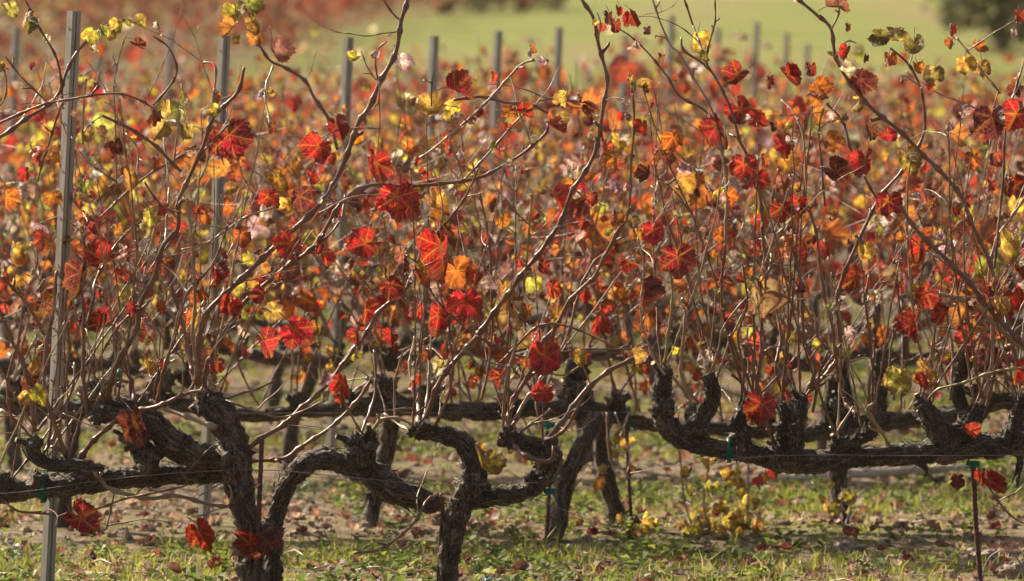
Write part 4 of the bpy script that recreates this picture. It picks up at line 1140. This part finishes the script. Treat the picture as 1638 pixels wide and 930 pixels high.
wire([(-300, 800), (0, 790), (150, 770), (270, 758), (420, 752), (560, 764), (700, 775), (860, 772)], -.045, 'thin wire running along the left and arched cordons of the front row')
wire([(800, 780, .02), (860, 800, .02), (960, 838, .1), (1010, 846, .2)], -.03, 'loose wire end hanging down past the forked trunk')
wire([(1008, 757, .1), (1100, 742, .03), (1210, 731), (1330, 728), (1500, 729), (1900, 726)], -.042, 'wire strung along the long right cordon, its loose end in mid air')
for row in range(1, 6):
    yv = 50 + 705 / (1 + .157 * row)
    wire([(-400, yv), (300, yv + 2), (900, yv + 1), (2100, yv)], 2 * row - .04, 'cordon wire stretched along the %s row' % ['second', 'third', 'fourth', 'fifth', 'sixth'][row - 1], .0012)


def tie(x, y, Y, r, label, vert=True):
    c = at(x, y, Y); s = scale_at(Y); mb = MB(); r = r * s
    n = 16; V, F = [], []
    ht = .006
    for i in range(n):
        a = 2 * math.pi * i / n
        for z in (-ht, ht):
            k = r * (1 + .10 * math.sin(5 * a))
            p = (z * 1.0, math.cos(a) * k, math.sin(a) * k) if vert else (math.cos(a) * k, math.sin(a) * k, z)
            V.append(p)
    for i in range(n): F.append((2 * i, 2 * i + 1, (2 * i + 3) % (2 * n), (2 * i + 2) % (2 * n)))
    mb.add(V, F)
    for sg in (-1, 1):
        P = [(0, -r, 0, .0022), (sg * .010, -r - .006, -.008, .0022), (sg * .02, -r - .004, -.004 - .012 * (sg + 1.3), .0016)]
        tube(mb, catmull(P, .004), 5)
    blob(mb, (0, -r - .002, 0), .005, x, 8, 5, .4)
    o = mb.build('plant_tie', [M_TIE], None, c)
    sol = o.modifiers.new('solid', 'SOLIDIFY'); sol.thickness = .0015
    tag(o, label, 'tie', 'green plant ties')


tie(70, 782, .03, 22, 'green plastic tie round the left cordon where it passes the nearest post')
tie(1166, 721, 0, 19, 'green tie around the right cordon near its upturned end')
tie(1557, 742, -.03, 10, 'green tie knotted on top of the ribbed right stake', False)
tie(880, 786, -.01, 9, 'tiny green tie at the lower end of the middle hooked arm', False)
tie(1005, 671, 2.05, 19, 'blurred green tie round the second row cordon right of the leaning trunk')
tie(882, 680, 1.6, 15, 'blurred green tie above the thin stake by the forked trunk', False)
tie(338, 845, 2.03, 14, 'pale green tie on the lower part of the second metal post', False)
tie(190, 606, 2.0, 14, 'small green tie half hidden behind the left front arm')


# ------------------------------------------------------------------ ground cover
rng = np.random.default_rng(4)


def gz_arr(X, Yv): return np.array([ground_z(a, b) for a, b in zip(X, Yv)])


def patch(x, y):
    """how grassy this spot is, 0..1"""
    v = mn.noise(Vector((x * .7, y * 1.9, 20))) + .55 * mn.noise(Vector((x * 2.4, y * 5, 9))) + .25 * math.cos((y - 1.0) * math.pi)
    return max(0.0, min(1.0, .42 + v * 1.7))


def scatter(n, y0, y1, rg, keep):
    X, Yv = [], []
    while len(X) < n:
        y = y0 + (y1 - y0) * rg.random() ** 1.35
        half = (y + DCAM) * .112 + .35
        x = rg.uniform(-half, half)
        if rg.random() < keep(x, y): X.append(x); Yv.append(y)
    return np.array(X), np.array(Yv)


def build_grass():
    rg = random.Random(8)
    X, Yv = scatter(12500, -1.0, 15.0, rg, patch)
    Z = gz_arr(X, Yv)
    per = 8
    n = len(X) * per
    bx = np.repeat(X, per) + rng.normal(0, .018, n); by = np.repeat(Yv, per) + rng.normal(0, .018, n); bz = np.repeat(Z, per) - .004
    tuft = np.repeat(rng.lognormal(0, .40, len(X)) * np.array([.65 + 1.1 * patch(a + 3, b + 2) for a, b in zip(X, Yv)]), per)
    h = np.clip(.0165 * tuft * rng.uniform(.5, 1.3, n), .01, .12); w = rng.uniform(.0012, .0032, n)
    a = rng.uniform(0, 2 * np.pi, n); lean = rng.uniform(.1, .9, n) * h; la = rng.uniform(0, 2 * np.pi, n)
    dx, dy = np.cos(a) * w, np.sin(a) * w
    lx, ly = np.cos(la) * lean, np.sin(la) * lean
    V = np.empty((n, 5, 3))
    V[:, 0] = np.stack([bx - dx, by - dy, bz], 1); V[:, 1] = np.stack([bx + dx, by + dy, bz], 1)
    V[:, 2] = np.stack([bx - dx * .8 + lx * .3, by - dy * .8 + ly * .3, bz + h * .6], 1); V[:, 3] = np.stack([bx + dx * .8 + lx * .3, by + dy * .8 + ly * .3, bz + h * .6], 1)
    V[:, 4] = np.stack([bx + lx, by + ly, bz + h], 1)
    b = np.arange(n)[:, None] * 5
    F = np.concatenate([b + [0, 1, 3], b + [0, 3, 2], b + [2, 3, 4]], 0)
    c0, c1, c2 = np.array([.21, .245, .03, 1]), np.array([.42, .43, .08, 1]), np.array([.52, .42, .21, 1])
    k = np.repeat(rng.random(len(X)), per)[:, None] * .7 + rng.random(n)[:, None] * .3
    dry = ((np.repeat(rng.random(len(X)), per) < .20) | (rng.random(n) < .08))[:, None]
    c = np.where(dry, c2, c0 * (1 - k) + c1 * k) * np.array([1, 1, 1, 1])
    me = big_mesh('grass', V.reshape(-1, 3), F, [M_GRASS], np.repeat(c, 5, 0))
    tag(link_mesh('grass', me), 'tufts of short green grass between the vine rows', 'grass', kind='stuff')


def build_weeds():
    """low broad-leaved weeds in rosettes"""
    rg = random.Random(18)
    X, Yv = scatter(2600, -.4, 14.0, rg, lambda x, y: max(0, patch(x + .6, y) - .3))
    V, F, Cc = [], [], []
    for x, y in zip(X, Yv):
        z = ground_z(x, y); big = rg.uniform(.6, 1.5)
        col = rg.choice([(.13, .18, .03), (.20, .25, .045), (.30, .32, .07), (.09, .13, .03)])
        for q in range(rg.randint(7, 14)):
            a = rg.uniform(0, 6.283); ln = rg.uniform(.014, .034) * big; w = ln * rg.uniform(.25, .42); up = rg.uniform(.2, 1.2); hz = rg.uniform(0, .035) * big
            d = np.array([math.cos(a), math.sin(a), up]); d /= np.linalg.norm(d); s = np.array([-math.sin(a), math.cos(a), rg.uniform(-.4, .4)])
            o = np.array([x + rg.gauss(0, .015) * big, y + rg.gauss(0, .015) * big, z + hz])
            b = len(V)
            V += [o, o + d * ln * .5 + s * w, o + d * ln + np.array([0, 0, -.25 * ln]), o + d * ln * .5 - s * w]
            F += [(b, b + 1, b + 2), (b, b + 2, b + 3)]
            k = rg.uniform(.8, 1.25); Cc += [(col[0] * k, col[1] * k, col[2] * k, 1)] * 4
    me = big_mesh('weeds', np.array(V), np.array(F), [M_GRASS], np.array(Cc))
    tag(link_mesh('weeds', me), 'low leafy weeds growing among the grass', 'weeds', kind='stuff')


def build_litter():
    rg = random.Random(28); m = LeafMass()
    X, Yv = scatter(4600, -.8, 15.0, rg, lambda x, y: 1.1 - .55 * patch(x, y))
    for x, y in zip(X, Yv):
        z = ground_z(x, y)
        col = rg.choice([(.34, .25, .16), (.30, .20, .12), (.46, .38, .26), (.22, .13, .08), (.12, .07, .045), (.30, .19, .12), (.20, .05, .04), (.42, .32, .22), (.46, .37, .27), (.40, .31, .19), (.16, .10, .06)])
        k = rg.uniform(.75, 1.15)
        tip = rand_dir(rg); tip.z *= .25; nrm = Vector((rg.gauss(0, .3), rg.gauss(0, .3), 1))
        s = rg.uniform(.018, .06)
        m.add(leaf_matrix((x, y, z + rg.uniform(.004, .02)), tip, nrm, s), (col[0] * k, col[1] * k, col[2] * k, .15), rg.choice([5, 8, 10, 2, 6, 7]))
    tag(link_mesh('fallen_leaves', m.mesh('fallen_leaves')), 'dry fallen vine leaves scattered over soil and grass', 'fallen leaves', kind='stuff')


def build_clods():
    rg = random.Random(38); mb = MB()
    X, Yv = scatter(5200, -.8, 13.0, rg, lambda x, y: 1.1 - .9 * patch(x, y))
    for x, y in zip(X, Yv):
        r = .004 + .016 * rg.random() ** 2.8
        blob(mb, (x, y, ground_z(x, y) + r * .3), r, rg.uniform(0, 99), 7, 4, .6, (1.2, 1.2, .75))
    tag(mb.build('soil_clods', [flat_material('clod', (.17, .125, .08), (.40, .31, .22), 18, .95, .1, 0, .5)], smooth=False), 'small stones and clods of dry soil', 'clods', kind='stuff')
    mb = MB()
    X, Yv = scatter(260, -.5, 12.0, rg, lambda x, y: 1)
    for x, y in zip(X, Yv):
        a = rg.uniform(0, 6.28); ln = rg.uniform(.05, .22); z = ground_z(x, y)
        P = [(x, y, z + .008, .0026), (x + math.cos(a) * ln * .5, y + math.sin(a) * ln * .5, z + rg.uniform(.012, .035), .0024), (x + math.cos(a) * ln, y + math.sin(a) * ln, z + .012, .0016)]
        tube(mb, catmull(P, .03), 5)
    tag(mb.build('pruned_twigs', [M_PALE]), 'pruned pale twigs lying on the ground', 'twigs', kind='stuff')


build_grass(); build_weeds(); build_litter(); build_clods()

# pale pole lying on the grass behind the right cordon
pa, pb = at(1235, 772, 3.45), at(1545, 752, 3.62)
pa.z = ground_z(pa.x, pa.y) + .03; pb.z = ground_z(pb.x, pb.y) + .055
mb = MB(); mid = (pa + pb) / 2
C = catmull([(*(pa - mid), .011), (*(pa * .66 + pb * .34 - mid), .015), (*(pa * .3 + pb * .7 - mid), .013), (*(pb - mid), .010)], .02)
tube(mb, C, 12, .35, 3.3)
tag(mb.build('wooden_pole', [M_POLE], None, mid), 'thin pale weathered pole lying on the grass behind the right cordon', 'pole')
# stones
for i, (x, y, Y, r, lb) in enumerate(((1570, 892, 1.35, 26, 'pale pinkish stone beside the ribbed right stake'), (1352, 872, 1.8, 17, 'small pale stone in the grass right of the yellow shoots'),
                                      (1622, 912, .9, 22, 'pale stone at the bottom right corner'))):
    p = at(x, y, Y); p = Vector((p.x, p.y, ground_z(p.x, p.y) + r * .25 * scale_at(Y)))
    # the ground spot seen at this pixel
    d = (at(x, y, Y) - CP); k = (CP.z - .01) / (-d.z); g = CP + d * k
    mb = MB(); blob(mb, (0, 0, 0), r * scale_at(g.y), i * 7.7 + 2, 20, 13, .45, (1.15, 1, .8))
    tag(mb.build('stone', [M_STONE], None, (g.x, g.y, ground_z(g.x, g.y) + r * .35 * scale_at(g.y)), False), lb, 'stone', 'stones on the soil')
# scrap of blue plastic, crumpled
d = at(786, 922, 1) - CP; g = CP + d * ((CP.z - .01) / (-d.z))
n = 9; V = [(-.026 + .052 * i / 8, -.02 + .04 * j / 8, .012 + .014 * mn.noise(Vector((i * .6, j * .7, 4)))) for j in range(n) for i in range(n)]
mb = MB(); mb.add(V, [(j * n + i, j * n + i + 1, (j + 1) * n + i + 1, (j + 1) * n + i) for j in range(8) for i in range(8)])
tag(mb.build('plastic_scrap', [M_BLUE], None, (g.x, g.y, ground_z(g.x, g.y))), 'crumpled pale blue plastic scrap on the grass at the bottom', 'scrap')
# wire hoop stuck in the soil at the bottom right
d = at(1605, 925, 1) - CP; g = CP + d * ((CP.z - .0) / (-d.z))
mb = MB(); P = [(-.055 + .0 * q, 0, -.02, .002) for q in range(1)] + [(-.055 * math.cos(a), .01 * math.sin(a * 2), .085 * math.sin(a), .002) for a in (0.01, .5, 1.0, 1.57, 2.1, 2.6, 3.13)]
tube(mb, catmull(P, .008), 6)
tag(mb.build('wire_hoop', [M_WIRE], None, (g.x, g.y, ground_z(g.x, g.y))), 'bent wire hoop sticking out of the soil at the bottom right', 'wire')


# ------------------------------------------------------------------ far hillside: red vineyard, shrubs, tree
def quads(centers, sizes, cols, name, mat):
    n = len(centers)
    A = rng.normal(size=(n, 3)); A /= np.linalg.norm(A, axis=1, keepdims=True)
    B = np.cross(A, rng.normal(size=(n, 3))); B /= np.linalg.norm(B, axis=1, keepdims=True)
    s = np.asarray(sizes)[:, None]
    V = np.stack([centers + A * s, centers + B * s * .6, centers - A * s, centers - B * s * .6], 1)
    V[:, 1] += rng.normal(0, .15, (n, 3)) * s
    F = np.arange(n * 4).reshape(n, 4)
    return big_mesh(name, V.reshape(-1, 3), F, [mat], np.repeat(np.c_[cols, np.ones(n)], 4, 0))


def hillside_vines():
    rg = random.Random(55); cs, ss, cc = [], [], []
    for k in range(32):
        D = 57 + k * 2.3
        Y = D - DCAM
        xr = float(np.interp(D, [56, 66, 80, 95, 130], [-5.0, -3.2, -1.3, -.4, .6])) + mn.noise(Vector((k * .9, 3, 0))) * .9
        x = -D * .13
        while x < xr:
            if rg.random() < (.15 if D < 62 else .45 if D < 67 else .97):
                z = ground_z(x, Y); hh = rg.uniform(.55, .95)
                tone = rg.random()
                for q in range(48):
                    cs.append((x + rg.gauss(0, .28), Y + rg.gauss(0, .18), z + .2 + hh * rg.random())); ss.append(rg.uniform(.05, .11))
                    c = rg.choice([(.27, .04, .028), (.21, .03, .025), (.29, .085, .04), (.24, .11, .06), (.28, .18, .07)] if tone > .2 else [(.29, .22, .075), (.24, .21, .08), (.28, .15, .07)])
                    cc.append(c)
            x += .62
    me = quads(np.array(cs), ss, np.array(cc), 'hillside_vines', M_CROWN)
    tag(link_mesh('hillside_vines', me), 'far rows of rusty red vines on the hillside at upper left', 'vines', kind='stuff')


hillside_vines()


def crown_tree(name, base, height, rx, rz, n, cols, label, cat, trunk_r, seed, group=None, size=.08):
    rg = random.Random(seed)
    root = tag(empty(name, base), label, cat, group)
    mb = MB(); top = height - rz * .9
    C = catmull([(0, 0, -.1, trunk_r * 1.3), (.05 * rg.uniform(-1, 1), 0, top * .5, trunk_r), (.1 * rg.uniform(-1, 1), .05, top, trunk_r * .8)], .12); tube(mb, C, 9, .15, seed)
    clumps = []
    for q in range(26):
        d = rand_dir(rg); k = rg.uniform(.45, .95)
        c = Vector((d.x * rx * k, d.y * rx * k, height - rz + d.z * rz * k)); clumps.append((c, rg.uniform(.22, .42) * rx, rg.uniform(.65, 1.2)))
    for c, r_, _ in clumps[:9]:
        P = [(C[-1][0], C[-1][1], top * .8, trunk_r * .55), (c.x * .5, c.y * .5, (top + c.z) / 2, trunk_r * .35), (c.x, c.y, c.z, trunk_r * .12)]
        tube(mb, catmull(P, .2), 6)
    mb.build('trunk', [M_TREEBARK], root)
    cs, ss, cc = [], [], []
    for q in range(n):
        c, r_, tone = rg.choice(clumps); d = rand_dir(rg) * (rg.random() ** .4) * r_
        cs.append(tuple(c + d)); ss.append(rg.uniform(.6, 1.3) * size)
        k = rg.choice(cols); cc.append(tuple(v * tone * rg.uniform(.8, 1.2) for v in k))
    tag(link_mesh('crown', quads(np.array(cs), ss, np.array(cc), 'crown', M_CROWN), root), kind=None)


def on_hill(px, D):
    Y = D - DCAM; x = (px - 819) / FPX * D
    return Vector((x, Y, ground_z(x, Y)))


OL = [(.15, .15, .065), (.20, .19, .08), (.25, .235, .10)]
crown_tree('olive_tree', on_hill(1600, 73), 2.5, 1.3, 1.15, 3600, OL, 'dark round olive tree on the green slope at the upper right corner', 'tree', .085, 5, None, .085)
for i, (px, D, h, rx, col, lb) in enumerate(((705, 87, .75, .55, [(.28, .19, .09), (.36, .15, .08)], 'brownish low shrub at the left end of the dark bushes on the slope'),
                                             (765, 88, .9, .6, [(.17, .15, .07), (.24, .17, .09)], 'dark shrub second from the left in the bushes on the slope'),
                                             (825, 89, .8, .55, [(.40, .12, .07), (.27, .15, .08)], 'reddish brown shrub in the middle of the bushes on the slope'),
                                             (885, 90, .7, .5, [(.22, .17, .08), (.28, .20, .10)], 'dark shrub at the right end of the bushes on the slope'))):
    crown_tree('shrub', on_hill(px, D), h, rx, h * .5, 520, col, lb, 'shrub', .03, 60 + i, 'dark bushes on the slope', .06)


# ------------------------------------------------------------------ the thin warm air between the rows and the hill
t = NT('haze_air'); v = t.n('ShaderNodeVolumePrincipled')
v.inputs['Color'].default_value = (1.0, 0.92, 0.80, 1); v.inputs['Density'].default_value = 0.0003; v.inputs['Anisotropy'].default_value = 0.55
t.l(v.outputs[0], t.out.inputs['Volume'])
mb = MB(); hx, y0, y1, z0, z1 = 610, -210, 612, -25, 24
mb.add([(x, y, z) for z in (z0, z1) for y in (y0, y1) for x in (-hx, hx)], [(0, 2, 3, 1), (4, 5, 7, 6), (0, 1, 5, 4), (2, 6, 7, 3), (0, 4, 6, 2), (1, 3, 7, 5)])
tag(mb.build('haze', [t.m], smooth=False), 'thin warm haze over the vineyard', 'haze', kind='stuff')
